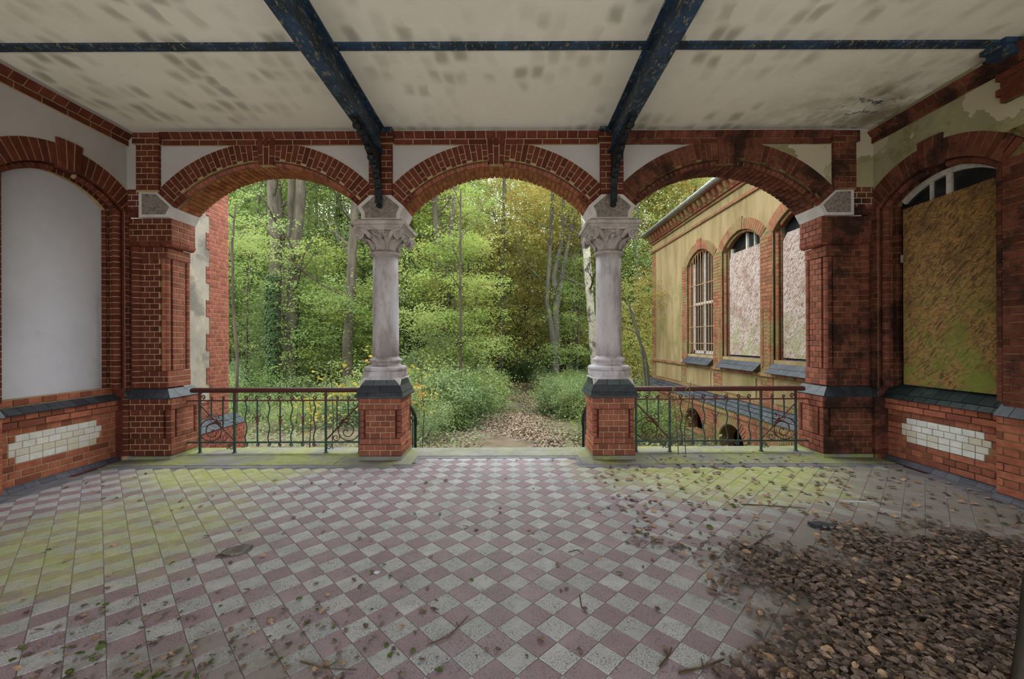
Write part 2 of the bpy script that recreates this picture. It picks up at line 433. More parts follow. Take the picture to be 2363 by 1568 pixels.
class MB:
    def __init__(s):
        s.v = []; s.f = []; s.mi = []; s.cur = 0
    def add(s, V, F):
        b = len(s.v)
        s.v.extend([tuple(map(float, p)) for p in V])
        for f in F:
            s.f.append([i + b for i in f]); s.mi.append(s.cur)
        return s
    def box(s, x0, x1, y0, y1, z0, z1):
        V = [(x0, y0, z0), (x1, y0, z0), (x1, y1, z0), (x0, y1, z0), (x0, y0, z1), (x1, y0, z1), (x1, y1, z1), (x0, y1, z1)]
        F = [(0, 3, 2, 1), (4, 5, 6, 7), (0, 1, 5, 4), (1, 2, 6, 5), (2, 3, 7, 6), (3, 0, 4, 7)]
        return s.add(V, F)
    def quad(s, a, b, c, d):
        return s.add([a, b, c, d], [(0, 1, 2, 3)])
    def prism(s, pts, fn, a, b):
        """pts: 2-d outline; fn(p, q, t) -> xyz; from t=a to t=b"""
        n = len(pts)
        V = [fn(p, q, a) for p, q in pts] + [fn(p, q, b) for p, q in pts]
        F = [tuple(range(n))[::-1], tuple(range(n, 2 * n))] + [(i, (i + 1) % n, n + (i + 1) % n, n + i) for i in range(n)]
        return s.add(V, F)
    def lathe(s, prof, c, seg=32, sq=0):
        V = []; F = []
        n = len(prof)
        for i in range(seg):
            a = 2 * PI * i / seg
            for r, z in prof:
                V.append((c[0] + r * math.cos(a), c[1] + r * math.sin(a), c[2] + z))
        for i in range(seg):
            j = (i + 1) % seg
            for k in range(n - 1):
                F.append((i * n + k, j * n + k, j * n + k + 1, i * n + k + 1))
        F.append(tuple(i * n for i in range(seg))[::-1]); F.append(tuple(i * n + n - 1 for i in range(seg)))
        return s.add(V, F)
    def tube(s, path, r, n=6, caps=True):
        P = [Vector(p) for p in path]
        m = len(P)
        R = [r] * m if not hasattr(r, '__len__') else list(r)
        T = []
        for i in range(m):
            t = P[min(i + 1, m - 1)] - P[max(i - 1, 0)]
            if t.length < 1e-9: t = Vector((0, 0, 1))
            T.append(t.normalized())
        up = Vector((0, 0, 1)) if abs(T[0].z) < .9 else Vector((1, 0, 0))
        N = (up - T[0] * up.dot(T[0])).normalized()
        V = []
        for i in range(m):
            if i:
                N = N - T[i] * N.dot(T[i])
                if N.length < 1e-6:
                    N = T[i].orthogonal()
                N.normalize()
            B = T[i].cross(N)
            for k in range(n):
                a = 2 * PI * (k + .5) / n
                V.append(P[i] + (N * math.cos(a) + B * math.sin(a)) * R[i])
        F = []
        for i in range(m - 1):
            for k in range(n):
                k2 = (k + 1) % n
                F.append((i * n + k, i * n + k2, (i + 1) * n + k2, (i + 1) * n + k))
        if caps:
            F.append(tuple(range(n))[::-1]); F.append(tuple((m - 1) * n + k for k in range(n)))
        return s.add(V, F)
    def build(s, name, mats, parent=None, smooth=False, kind=None):
        me = bpy.data.meshes.new(name)
        me.from_pydata(s.v, [], s.f)
        ml = mats if isinstance(mats, (list, tuple)) else [mats]
        for m in ml:
            me.materials.append(MAT[m])
        if len(ml) > 1:
            me.polygons.foreach_set('material_index', s.mi)
        if smooth:
            me.polygons.foreach_set('use_smooth', [True] * len(s.f))
        me.update()
        o = bpy.data.objects.new(name, me)
        COL.objects.link(o)
        if parent: par(o, parent)
        if kind: o['kind'] = kind
        return o

def auto_smooth(o, ang=40):
    me = o.data
    me.polygons.foreach_set('use_smooth', [True] * len(me.polygons))
    try:
        me.set_sharp_from_angle(angle=math.radians(ang))
    except Exception:
        pass

class Frame:
    """a wall face: s runs along it, z up, d out of it"""
    def __init__(s, o, ax, n):
        s.o = Vector(o); s.ax = Vector(ax); s.n = Vector(n); s.up = Vector((0, 0, 1))
    def p(s, a, z, d=0.):
        return s.o + s.ax * a + s.up * z + s.n * d
    def mat(s, a, z, d=0., rot=0.):
        c, q = math.cos(rot), math.sin(rot)
        x = s.ax * c + s.up * q
        y = s.up * c - s.ax * q
        m = Matrix.Identity(4)
        for i in range(3):
            m[i][0] = x[i]; m[i][1] = y[i]; m[i][2] = s.n[i]
        p = s.p(a, z, d)
        for i in range(3): m[i][3] = p[i]
        return m

SHAPES = {}
def shape(key):
    if key in SHAPES: return SHAPES[key]
    if key[0] == 'b':                      # bottom width, top width, height, depth: front edges chamfered
        _, w1, w2, h, d = key
        c = min(.004, h * .2)
        V = []
        for (zz, ins) in ((0, c), (-c, 0), (-d, 0)):
            a1, a2, hh = w1 / 2 - ins, w2 / 2 - ins, h / 2 - ins
            V += [(-a1, -hh, zz), (a1, -hh, zz), (a2, hh, zz), (-a2, hh, zz)]
        F = [(0, 1, 2, 3)]
        for k in (0, 4):
            for i in range(4):
                j = (i + 1) % 4
                F.append((k + j, k + i, k + 4 + i, k + 4 + j))
    else:                                   # profile (y, z) swept along x
        _, prof, L = key
        n = len(prof)
        V = [(-L / 2, y, z) for y, z in prof] + [(L / 2, y, z) for y, z in prof]
        F = [tuple(range(n)), tuple(range(n, 2 * n))[::-1]] + [((i + 1) % n, i, n + i, n + (i + 1) % n) for i in range(n)]
    SHAPES[key] = (np.array(V, dtype=np.float32), F)
    return SHAPES[key]

SHMESH = {}
def shape_mesh(key, mat, kind):
    k = (key, mat)
    if k not in SHMESH:
        V, F = shape(key)
        me = bpy.data.meshes.new(kind)
        me.from_pydata([tuple(map(float, v)) for v in V], [], F)
        me.materials.append(MAT[mat]); me.update()
        SHMESH[k] = me
    return SHMESH[k]

CAMP = Vector((CAMX, 0, CAMZ))
def apparent(m, size):
    p = Vector((m[0][3], m[1][3], m[2][3])); n = Vector((m[0][2], m[1][2], m[2][2]))
    d = p - CAMP
    if d.y < .3: return 0.
    u = CU + FPX * d.x / d.y; v = CV - FPX * d.z / d.y
    if u < -20 or u > 2383 or v < -20 or v > 1588: return 0.
    fc = max(.02, -n.dot(d.normalized()))
    return size * FPX * FPX / d.length_squared * fc

class Kit:
    """collects alike pieces of one thing: the 300 that show largest become parts, the rest one joined part"""
    def __init__(s, parent, limit=300):
        s.parent = parent; s.items = {}; s.limit = limit
    def add(s, kind, key, m, mat):
        key = ('b',) + tuple(round(x, 3) for x in key[1:]) if key[0] == 'b' else key
        s.items.setdefault(kind, []).append((key, m, mat))
    def finish(s, joined='brickwork'):
        for kind, L in s.items.items():
            def sz(it):
                key = it[0]
                if key[0] == 'b': return (key[1] + key[2]) / 2 * key[3]
                return key[2] * .06
            L = sorted(L, key=lambda it: -apparent(it[1], sz(it)))
            for key, m, mat in L[:s.limit]:
                o = bpy.data.objects.new(kind, shape_mesh(key, mat, kind))
                COL.objects.link(o)
                o.matrix_basis = m
                o.parent = s.parent
                o.matrix_parent_inverse = Matrix.Translation(-WORLD_INV.get(s.parent.name, Vector((0, 0, 0))))
            rest = L[s.limit:]
            if rest:
                V = []; F = []; MI = []; mats = []
                b = 0
                for key, m, mat in rest:
                    v, f = shape(key)
                    A = np.array(m)
                    V.append(v @ A[:3, :3].T.astype(np.float32) + A[:3, 3].astype(np.float32))
                    if mat not in mats: mats.append(mat)
                    mi = mats.index(mat)
                    for q in f:
                        F.append([i + b for i in q]); MI.append(mi)
                    b += len(v)
                V = np.concatenate(V)
                nm = joined if kind == 'brick' else kind + '_field'
                me = bpy.data.meshes.new(nm)
                me.from_pydata(V.tolist(), [], F)
                for q in mats: me.materials.append(MAT[q])
                me.polygons.foreach_set('material_index', MI)
                me.update()
                o = bpy.data.objects.new(nm, me)
                COL.objects.link(o); par(o, s.parent); o['kind'] = 'stuff'

CH, BH, JT = .077, .067, .010      # course, brick height, joint
def lay(kit, fr, s0, s1, z0, n, mat, d=.006, bond='header', depth=.03, phase=0, unit=.13, kind='brick', skip=None):
    """n courses of bricks from s0 to s1 starting at height z0"""
    for c in range(n):
        z = z0 + c * CH + CH / 2
        if bond == 'header':
            pat = [unit]; off = 0 if (c + phase) % 2 == 0 else -unit / 2
        elif bond == 'stretcher':
            pat = [2 * unit]; off = 0 if (c + phase) % 2 == 0 else -unit
        elif bond == 'mixed':
            pat = [2 * unit] if (c + phase) % 2 == 0 else [unit]; off = 0 if (c + phase) % 2 == 0 else -unit / 2
        else:                        # flemish
            pat = [2 * unit, unit]; off = 0 if (c + phase) % 2 == 0 else -unit * 1.5
        a = s0 + off; i = 0
        while a < s1 - 1e-4:
            w = pat[i % len(pat)]; i += 1
            x0 = max(a, s0); x1 = min(a + w, s1); a += w
            if x1 - x0 < .028: continue
            if skip and skip((x0 + x1) / 2, z): continue
            kit.add(kind, ('b', x1 - x0 - JT, x1 - x0 - JT, BH, depth), fr.mat((x0 + x1) / 2, z, d), mat)

def fbox(mb, fr, s0, s1, z0, z1, d0, d1):
    """box in wall coordinates, d0..d1 outwards"""
    V = [fr.p(a, z, d) for d in (d0, d1) for (a, z) in ((s0, z0), (s1, z0), (s1, z1), (s0, z1))]
    F = [(3, 2, 1, 0), (4, 5, 6, 7), (0, 1, 5, 4), (1, 2, 6, 5), (2, 3, 7, 6), (3, 0, 4, 7)]
    mb.add(V, F)

def arc_pts(c, zc, R, a0, a1, n):
    return [(c + R * math.sin(a0 + (a1 - a0) * i / n), zc + R * math.cos(a0 + (a1 - a0) * i / n)) for i in range(n + 1)]

def ring_band(mb, fr, c, zc, R0, R1, a, d0, d1, n=40):
    """solid segmental ring, angles -a..a from the crown, between d0 and d1"""
    for i in range(n):
        t0 = -a + 2 * a * i / n; t1 = -a + 2 * a * (i + 1) / n
        V = []
        for d in (d0, d1):
            for (R, t) in ((R0, t0), (R0, t1), (R1, t1), (R1, t0)):
                V.append(fr.p(c + R * math.sin(t), zc + R * math.cos(t), d))
        mb.add(V, [(3, 2, 1, 0), (4, 5, 6, 7), (0, 1, 5, 4), (1, 2, 6, 5), (2, 3, 7, 6), (3, 0, 4, 7)])

def voussoirs(kit, fr, c, zc, R0, R1, a, n, mat, d, splits=None, depth=.04, key=None, keymat=None, joint=.011):
    """splits: list of radial joint lists, cycled.  key: (half count, extra length out, extra in, extra d)"""
    for i in range(n):
        t = -a + 2 * a * (i + .5) / n
        sp = splits[i % len(splits)] if splits else []
        r0, r1, dd = R0, R1, d
        if key and abs(i - (n - 1) / 2) <= key[0]:
            r1 += key[1]; r0 -= key[2]; dd += key[3]
        cuts = [r0] + [r1 - q for q in sp][::-1] + [r1]
        cuts = sorted(set(cuts))
        for j in range(len(cuts) - 1):
            a0, a1 = cuts[j] + JT / 2, cuts[j + 1] - JT / 2
            if a1 - a0 < .02: continue
            w0 = a0 * 2 * a / n - joint; w1 = a1 * 2 * a / n - joint
            rm = (a0 + a1) / 2
            kit.add('brick', ('b', w0, w1, a1 - a0, depth), fr.mat(c + rm * math.sin(t), zc + rm * math.cos(t), dd, -t), mat)

def roll_profile(r, n=8, a0=-1.9, a1=1.9):
    return tuple([(round(r * math.sin(a0 + (a1 - a0) * i / n), 4), round(r * math.cos(a0 + (a1 - a0) * i / n), 4)) for i in range(n + 1)])

ROLL_CORE = None
def key_bed(mb, fr, c, zc, R0, R1, a, n, half, d):
    """mortar bed of the projecting keystones"""
    t = (half + .5) * 2 * a / n - .008
    ring_band(mb, fr, c, zc, R0 + .004, R1 - .004, t, -.03, d - .006, 4)
def arch_roll(kit, fr, c, zc, R, a0, a1, n, r, d, mat):
    """bull-nosed bricks following an arch"""
    if ROLL_CORE is not None:
        ROLL_CORE.tube([fr.p(c + R * math.sin(a0 + (a1 - a0) * i / n), zc + R * math.cos(a0 + (a1 - a0) * i / n), d) for i in range(n + 1)], r - .004, 8)
    for i in range(n):
        t = a0 + (a1 - a0) * (i + .5) / n
        L = round(R * (a1 - a0) / n - .008, 3)
        kit.add('brick', ('p', roll_profile(r), L), fr.mat(c + R * math.sin(t), zc + R * math.cos(t), d, -t), mat)

def post_roll(kit, fr, s, z0, n, r, d, mat):
    """bull-nosed bricks standing one on another"""
    if ROLL_CORE is not None:
        ROLL_CORE.tube([fr.p(s, z0 + .004, d), fr.p(s, z0 + n * CH - .004, d)], r - .004, 8)
    for c in range(n):
        kit.add('brick', ('p', roll_profile(r), BH), fr.mat(s, z0 + c * CH + CH / 2, d, PI / 2), mat)

def field(kit, mb, fr, s0, s1, z0, n, mat, d=.006, inset=.012, **kw):
    """courses of bricks with their bed of mortar"""
    kw['depth'] = .052
    lay(kit, fr, s0, s1, z0, n, mat, d, **kw)
    fbox(mb, fr, s0 + inset, s1 - inset, z0 + .004, z0 + n * CH - .004, d - .05, d - .006)

# ------------------------------------------------------------------ ceiling, beams
CZ = 4.45
mb = MB(); mb.box(-5.35, 5.45, -1.2, 6.25, CZ, CZ + .22)
ceiling = tag(mb.build('ceiling', 'ceiling_paint'), kind='structure')

mb = MB(); mb.box(-5.35, 5.45, -1.4, -1.2, 2.4, CZ + .2)          # added unseen lintel and posts, openings shaped to bring daylight onto the ceiling
for x_ in (-5.2, -1.75, 1.75, 5.3):
    mb.box(x_ - .15, x_ + .15, -1.4, -1.2, -.3, 2.4)
tag(mb.build('wall_front_added', 'plaster_white'), kind='structure')

def steel_beam(X, label):
    e = empty('steel_beam', (X, 5.6, CZ), label, 'beam', 'ceiling beams')
    mb = MB(); mb.box(X - .068, X + .068, -1.1, 5.57, 4.11, 4.128); b = mb.build('lower_flange', 'blue_paint_peeling', e)
    mb = MB(); mb.box(X - .008, X + .008, -1.1, 5.57, 4.128, 4.43); mb.build('web', 'blue_paint_peeling', e)
    mb = MB(); mb.box(X - .068, X + .068, -1.1, 5.57, 4.43, 4.4495); mb.build('upper_flange', 'blue_paint_peeling', e)
    # cast iron bracket under the end of the beam
    cur = [(4.60, 4.108), (4.75, 4.09), (4.92, 4.055), (5.08, 4.0), (5.22, 3.93), (5.33, 3.84), (5.41, 3.74), (5.455, 3.63), (5.475, 3.52), (5.48, 3.43)]
    mb = MB()
    outline = cur + [(5.57, 3.43), (5.57, 4.109)]
    mb.prism(outline, lambda y, z, t: (X + t, y, z), -.014, .014)
    br = mb.build('bracket', 'iron_black', e)
    mb = MB()
    for i in range(len(cur) - 1):
        (y0, z0), (y1, z1) = cur[i], cur[i + 1]
        V = [(X - .045, y0, z0), (X + .045, y0, z0), (X + .045, y1, z1), (X - .045, y1, z1),
             (X - .045, y0, z0 - .022), (X + .045, y0, z0 - .022), (X + .045, y1 - .02, z1 - .012), (X - .045, y1 - .02, z1 - .012)]
        mb.add(V, [(3, 2, 1, 0), (4, 5, 6, 7), (0, 1, 5, 4), (1, 2, 6, 5), (2, 3, 7, 6), (3, 0, 4, 7)])
    mb.build('bracket_flange', 'iron_black', br)
    mb = MB()                                   # leaf knobs along the curve and the pendant
    for (y, z, r) in ((4.62, 4.07, .035), (4.70, 4.05, .05), (4.80, 4.03, .04), (5.06, 3.96, .04), (5.18, 3.90, .05), (5.27, 3.83, .04), (5.36, 3.74, .045), (5.42, 3.62, .035)):
        mb.lathe([(.001, -r), (r * .75, -r * .6), (r, 0), (r * .7, r * .65), (.001, r)], (X, y, z), 8)
    mb.lathe([(.001, -.06), (.03, -.045), (.045, -.02), (.03, 0), (.026, .05), (.045, .07), (.04, .1), (.03, .13), (.028, .3)], (X, 5.5, 3.42), 12)
    mb.build('bracket_ornament', 'iron_black', br, smooth=True)
    # shelf plate beside the beam on the wall
    mb = MB(); sg = 1 if X < 0 else -1
    x0, x1 = sorted((X + sg * .05, X + sg * .17))
    mb.box(x0, x1, 5.49, 5.59, 4.385, 4.44); mb.build('bearing_plate', 'blue_paint_peeling', e)
    return e
steel_beam(-1.555, 'blue painted steel ceiling beam with black bracket, left of the two')
steel_beam(1.555, 'blue painted steel ceiling beam with black bracket, right of the two')
mb = MB()
for x0, x1 in ((-5.1, -1.565), (-1.545, 1.545), (1.565, 4.855)):
    mb.box(x0, x1, 3.94, 4.03, 4.425, 4.4499)
tag(mb.build('steel_strip', 'blue_paint_peeling'), 'narrow blue painted steel strip running across the ceiling', 'beam')
# ------------------------------------------------------------------ floor
TD = .2176; TS = TD / math.sqrt(2)
mb = MB(); mb.box(-5.35, 5.45, -1.2, 6.14, -.25, -.004)
floor = tag(mb.build('floor', 'border_grey'), kind='structure')
fk = Kit(floor)
FF = Frame((0, 0, 0), (1, 0, 0), (0, 0, 1)); FF.up = Vector((0, 1, 0))
rr = random.Random(3)
def in_field(x, y):
    if x < -4.86 or x > 4.93: return False
    if y < 5.20: return True
    return abs(x) < 1.06 and y < 5.60
for j in range(-18, 18):
    for i in range(-26, 26):
        for half in (0, 1):
            x = .21 + (i + half * .5) * TD; y = 2.521 + (j + half * .5) * TD
            if y < .3 or not in_field(x, y): continue
            m = FF.mat(x, y, rr.uniform(-.0008, .0008), PI / 4)
            fk.add('tile', ('b', TS - .002, TS - .002, TS - .002, .012), m, 'tile_pink' if half else 'tile_white')
fk.finish()
# borders, skirt of slabs under the arcade
def slab(name, x0, x1, y0, y1, z1, mat='border_grey', z0=-.02):
    mb = MB(); c = .004
    V = [(x0, y0, z0), (x1, y0, z0), (x1, y1, z0), (x0, y1, z0), (x0, y0, z1 - c), (x1, y0, z1 - c), (x1, y1, z1 - c), (x0, y1, z1 - c),
         (x0 + c, y0 + c, z1), (x1 - c, y0 + c, z1), (x1 - c, y1 - c, z1), (x0 + c, y1 - c, z1)]
    F = [(0, 1, 5, 4), (1, 2, 6, 5), (2, 3, 7, 6), (3, 0, 4, 7), (4, 5, 9, 8), (5, 6, 10, 9), (6, 7, 11, 10), (7, 4, 8, 11), (8, 9, 10, 11)]
    mb.add(V, F)
    return mb.build(name, mat, floor)
for (a, b) in ((-5.02, -3.0), (-2.998, -1.06), (1.06, 3.0), (3.002, 5.12)):
    slab('border_slab', a, b, 5.20, 5.31, .004)
slab('border_slab', -1.06, 1.06, 5.60, 5.70, .004)
slab('border_slab', -1.10, -1.06, 5.31, 5.70, .0045); slab('border_slab', 1.06, 1.10, 5.31, 5.70, .0045)
for k in range(5):
    slab('border_slab', -5.15, -4.84, .3 + k, 1.295 + k - (.4 if k == 4 else 0), .004)
    slab('border_slab', 4.92, 5.25, .3 + k, 1.295 + k - (.4 if k == 4 else 0), .004)
slab('threshold_slab', -1.10, 1.10, 5.70, 6.14, .012, 'slab_mossy')
for (a, b) in ((-5.02, -3.60), (-3.595, -2.1), (-2.095, -1.10), (1.10, 2.095), (2.1, 3.595), (3.60, 5.12)):
    slab('threshold_slab', a, b, 5.31, 6.14, .012, 'slab_mossy')
slab('rail_kerb', -4.42, -1.28, 5.76, 6.14, .022, 'slab_mossy'); slab('rail_kerb', 1.28, 4.42, 5.76, 6.14, .022, 'slab_mossy')
# steps outside
st = empty('stairs', (0, 6.3, -.95), 'stone steps leading down from the arcade to the path', 'stairs')
for k in range(5):
    mb = MB(); mb.box(-1.25, 1.25, 6.14 + k * .3, 6.45 + k * .3, -1.2, -.17 * (k + 1)); mb.build('step', 'slab_mossy', st)

# ------------------------------------------------------------------ back wall: the arcade
FB = Frame((0, 5.6, 0), (1, 0, 0), (0, -1, 0))
ARC = (-3.1, 0.0, 3.1); HW, RI, ZC = 1.245, 1.653, 2.317
RE = RI + .325
AS = math.asin(HW / RI)
ZSP = ZC + RI * math.cos(AS)
RB = RI + .078                       # rough opening behind the roll moulding
def arch_z(x, R=RB):
    for c in ARC:
        if abs(x - c) <= HW + .02:
            return max(ZSP, ZC + math.sqrt(max(0, R * R - (x - c) ** 2)))
    return ZSP
xs = sorted(set([round(-4.36 + i * .04, 4) for i in range(219)] + [4.36]))
mb = MB()
for a, b in zip(xs[:-1], xs[1:]):
    z0, z1 = arch_z(a), arch_z(b)
    mb.quad(FB.p(a, z0), FB.p(b, z1), FB.p(b, CZ), FB.p(a, CZ))
    mb.quad(FB.p(b, z1, -.45), FB.p(a, z0, -.45), FB.p(a, CZ, -.45), FB.p(b, CZ, -.45))
    mb.cur = 1
    mb.quad(FB.p(a, z0, -.45), FB.p(b, z1, -.45), FB.p(b, z1), FB.p(a, z0))
    mb.cur = 0
mb.box(-5.2, -4.36, 5.6, 6.05, 3.4, CZ); mb.box(4.36, 5.3, 5.6, 6.05, 3.4, CZ)
wall_back = tag(mb.build('wall_back', ['plaster_white', 'mortar']), kind='structure')
# stained plaster over the right end of the arcade
mb = MB()
pp = [(3.62, 4.235), (3.75, 4.15), (3.85, 4.17), (3.98, 4.08)] + [(3.1 + RE * math.sin(t), ZC + RE * math.cos(t)) for t in (.50, .60, .70, .80)] + [(4.53, 3.66), (4.53, 4.235)]
mb.prism(pp, lambda p, q, t: FB.p(p, q, t), -.01, .003)
mb.box(4.86, 5.12, 5.597, 5.605, 3.5, 4.4)
mb.build('stained_plaster', 'plaster_peeling', wall_back)
bk = Kit(wall_back)
mo = MB(); mos = MB(); rb = MB()
ROLL_CORE = mo
BOND = [[.125], [.25], [.12, .20], [.23]]
NV = 41
for c in ARC:
    brm = 'brick_soot' if c > 1 else 'brick_dark'
    mtr = mos if c > 1 else mo
    ring_band(mtr, FB, c, ZC, RI + .07, RE, AS, -.02, .012)
    voussoirs(bk, FB, c, ZC, RI + .068, RE, AS, NV, brm, .02, BOND, .03, key=(1.1, .05, .066, .012))
    key_bed(mtr, FB, c, ZC, RI + .003, RE + .05, AS, NV, 1, .032)
    # full-depth bricks where the roll moulding stops at the springing
    for i in range(NV):
        t = -AS + 2 * AS * (i + .5) / NV
        if abs(t) > AS - .11 :
            kk = RI + .034
            bk.add('brick', ('b', (RI + .005) * 2 * AS / NV - .011, (RI + .063) * 2 * AS / NV - .011, .062, .05),
                   FB.mat(c + kk * math.sin(t), ZC + kk * math.cos(t), .02, -t), brm)
    gap = 1.6 * 2 * AS / NV
    for (a0, a1) in ((-AS + .115, -gap), (gap, AS - .115)):
        arch_roll(bk, FB, c, ZC, RI + .036, a0, a1, 16, .034, -.04, 'brick_red' if c < 1 else 'brick_soot')
    ring_band(mtr, FB, c, ZC, RI + .022, RI + .10, AS, -.445, -.088)
    ring_band(rb, FB, c, ZC, RI + .05, RI + .10, AS, -.09, -.05)
    # soffit
    for i in range(NV):
        t = -AS + 2 * AS * (i + .5) / NV
        n = Vector((-math.sin(t), 0, -math.cos(t)))
        y = Vector((math.cos(t), 0, -math.sin(t)))
        x = Vector((0, 1, 0))
        x = y.cross(n)
        cuts = [.085, .205, .325, .45] if i % 2 == 0 else [.085, .145, .265, .385, .45]
        for a, b in zip(cuts[:-1], cuts[1:]):
            m = Matrix.Identity(4)
            p = Vector((c + RI * math.sin(t), 5.6 + (a + b) / 2, ZC + RI * math.cos(t)))
            for k in range(3):
                m[k][0] = x[k]; m[k][1] = y[k]; m[k][2] = n[k]; m[k][3] = p[k]
            bk.add('brick', ('b', b - a - .009, b - a - .009, RI * 2 * AS / NV - .011, .024), m, 'brick_soffit' if c < 1 else 'brick_soot')
# cornice under the ceiling
def ovolo(L, h=.072, out=.085):
    pr = [(-h / 2, -.02), (-h / 2, .03)] + [(-h / 2 + h * math.sin(a) * .98, .03 + (out - .03) * (1 - math.cos(a)) * 1.0 if False else .03 + (out - .03) * math.sin(a)) for a in (.35, .7, 1.05, 1.4)] + [(h / 2, out), (h / 2, -.02)]
    return ('p', tuple((round(a, 4), round(b, 4)) for a, b in pr), round(L, 3))
def cornice(kit, mtr, fr, s0, s1, mat, d=0., both=True):
    n = max(1, round((s1 - s0) / .135)); w = (s1 - s0) / n
    for i in range(n):
        kit.add('brick', ovolo(w - .009), fr.mat(s0 + (i + .5) * w, 4.36, d), mat)
    n = max(1, round((s1 - s0) / .255)); w = (s1 - s0) / n
    for i in range(n):
        kit.add('brick', ('b', w - JT, w - JT, BH, .05), fr.mat(s0 + (i + .5) * w, 4.279, d + .028), mat)
    fbox(mtr, fr, s0, s1, 4.242, 4.398, -.01, d + .022)
    k_ = ovolo(s1 - s0, .068, .08)[1]
    mtr.prism(k_, lambda p, q, t: fr.p(t, 4.36 + p, d + q - .001), s0 + .004, s1 - .004)
for (a, b, m, mt) in ((-4.50, -1.74, 'brick_dark', mo), (-1.37, 1.37, 'brick_dark', mo), (1.74, 4.52, 'brick_soot', mos)):
    cornice(bk, mt, FB, a, b, m)
# pilaster strips above the columns and piers
for (a, b, m, mt, z0) in ((-1.715, -1.395, 'brick_dark', mo, 3.55), (1.395, 1.715, 'brick_dark', mo, 3.55), (-4.84, -4.53, 'brick_dark', mo, 3.63), (4.53, 4.84, 'brick_soot', mos, 3.63)):
    n = int((4.40 - z0) / CH)
    zz = 4.40 - n * CH
    lay(bk, FB, a, b, zz, n, m, .05, 'header', .06, unit=(b - a) / 2)
    fbox(mt, FB, a + .012, b - .012, z0 - .02, 4.398, -.01, .044)
    field(bk, mt, FB, a - .03, b + .03, 4.246, 2, m, .075, bond='header', unit=(b - a + .06) / 2)
mo.build('mortar', 'mortar', wall_back)
mos.build('mortar', 'mortar_soot', wall_back)
rb.build('arch_backing', 'brick_dark', wall_back)
bk.finish()

# ------------------------------------------------------------------ impost stones, columns
def impost(c, half=None):
    """pentagonal stone from which two arches spring"""
    pts = [(c - .26, 3.215), (c + .26, 3.215), (c + .26, 3.30), (c + .315, ZSP), (c + .08, 3.615), (c - .08, 3.615), (c - .315, ZSP), (c - .26, 3.30)]
    return pts

def leaf_blade(mb, base, out, w, h, curl, n=6, m=6, lobes=3):
    """acanthus-like leaf standing on a bell: base point, outward direction, width, height, outward curl"""
    o = Vector(out).normalized(); side = Vector((-o.y, o.x, 0))
    V = []
    for i in range(n + 1):
        f = i / n
        ww = w * (.55 + .45 * math.sin(PI * min(1, f * 1.15))) * (1 + .22 * math.sin(f * lobes * 2 * PI)) * (1 if f < .8 else (1 - (f - .8) * 3.2))
        zz = h * (f if f < .8 else .8 + .2 * math.sin((f - .8) * 5 * PI / 2) - (f - .8) * .6)
        dd = curl * f ** 2.2
        for j in range(m + 1):
            g = j / m * 2 - 1
            V.append(Vector(base) + side * (g * ww / 2) + Vector((0, 0, zz)) + o * (dd + .012 * (1 - g * g) - .006 * math.cos(g * 3 * PI)))
    F = [(i * (m + 1) + j, i * (m + 1) + j + 1, (i + 1) * (m + 1) + j + 1, (i + 1) * (m + 1) + j) for i in range(n) for j in range(m)]
    mb.add(V, F)

def spiral(c, ax, up, r0, r1, a0, turns, n=26):
    return [Vector(c) + (Vector(ax) * math.cos(a0 + turns * 2 * PI * i / n) + Vector(up) * math.sin(a0 + turns * 2 * PI * i / n)) * (r0 + (r1 - r0) * i / n) for i in range(n + 1)]

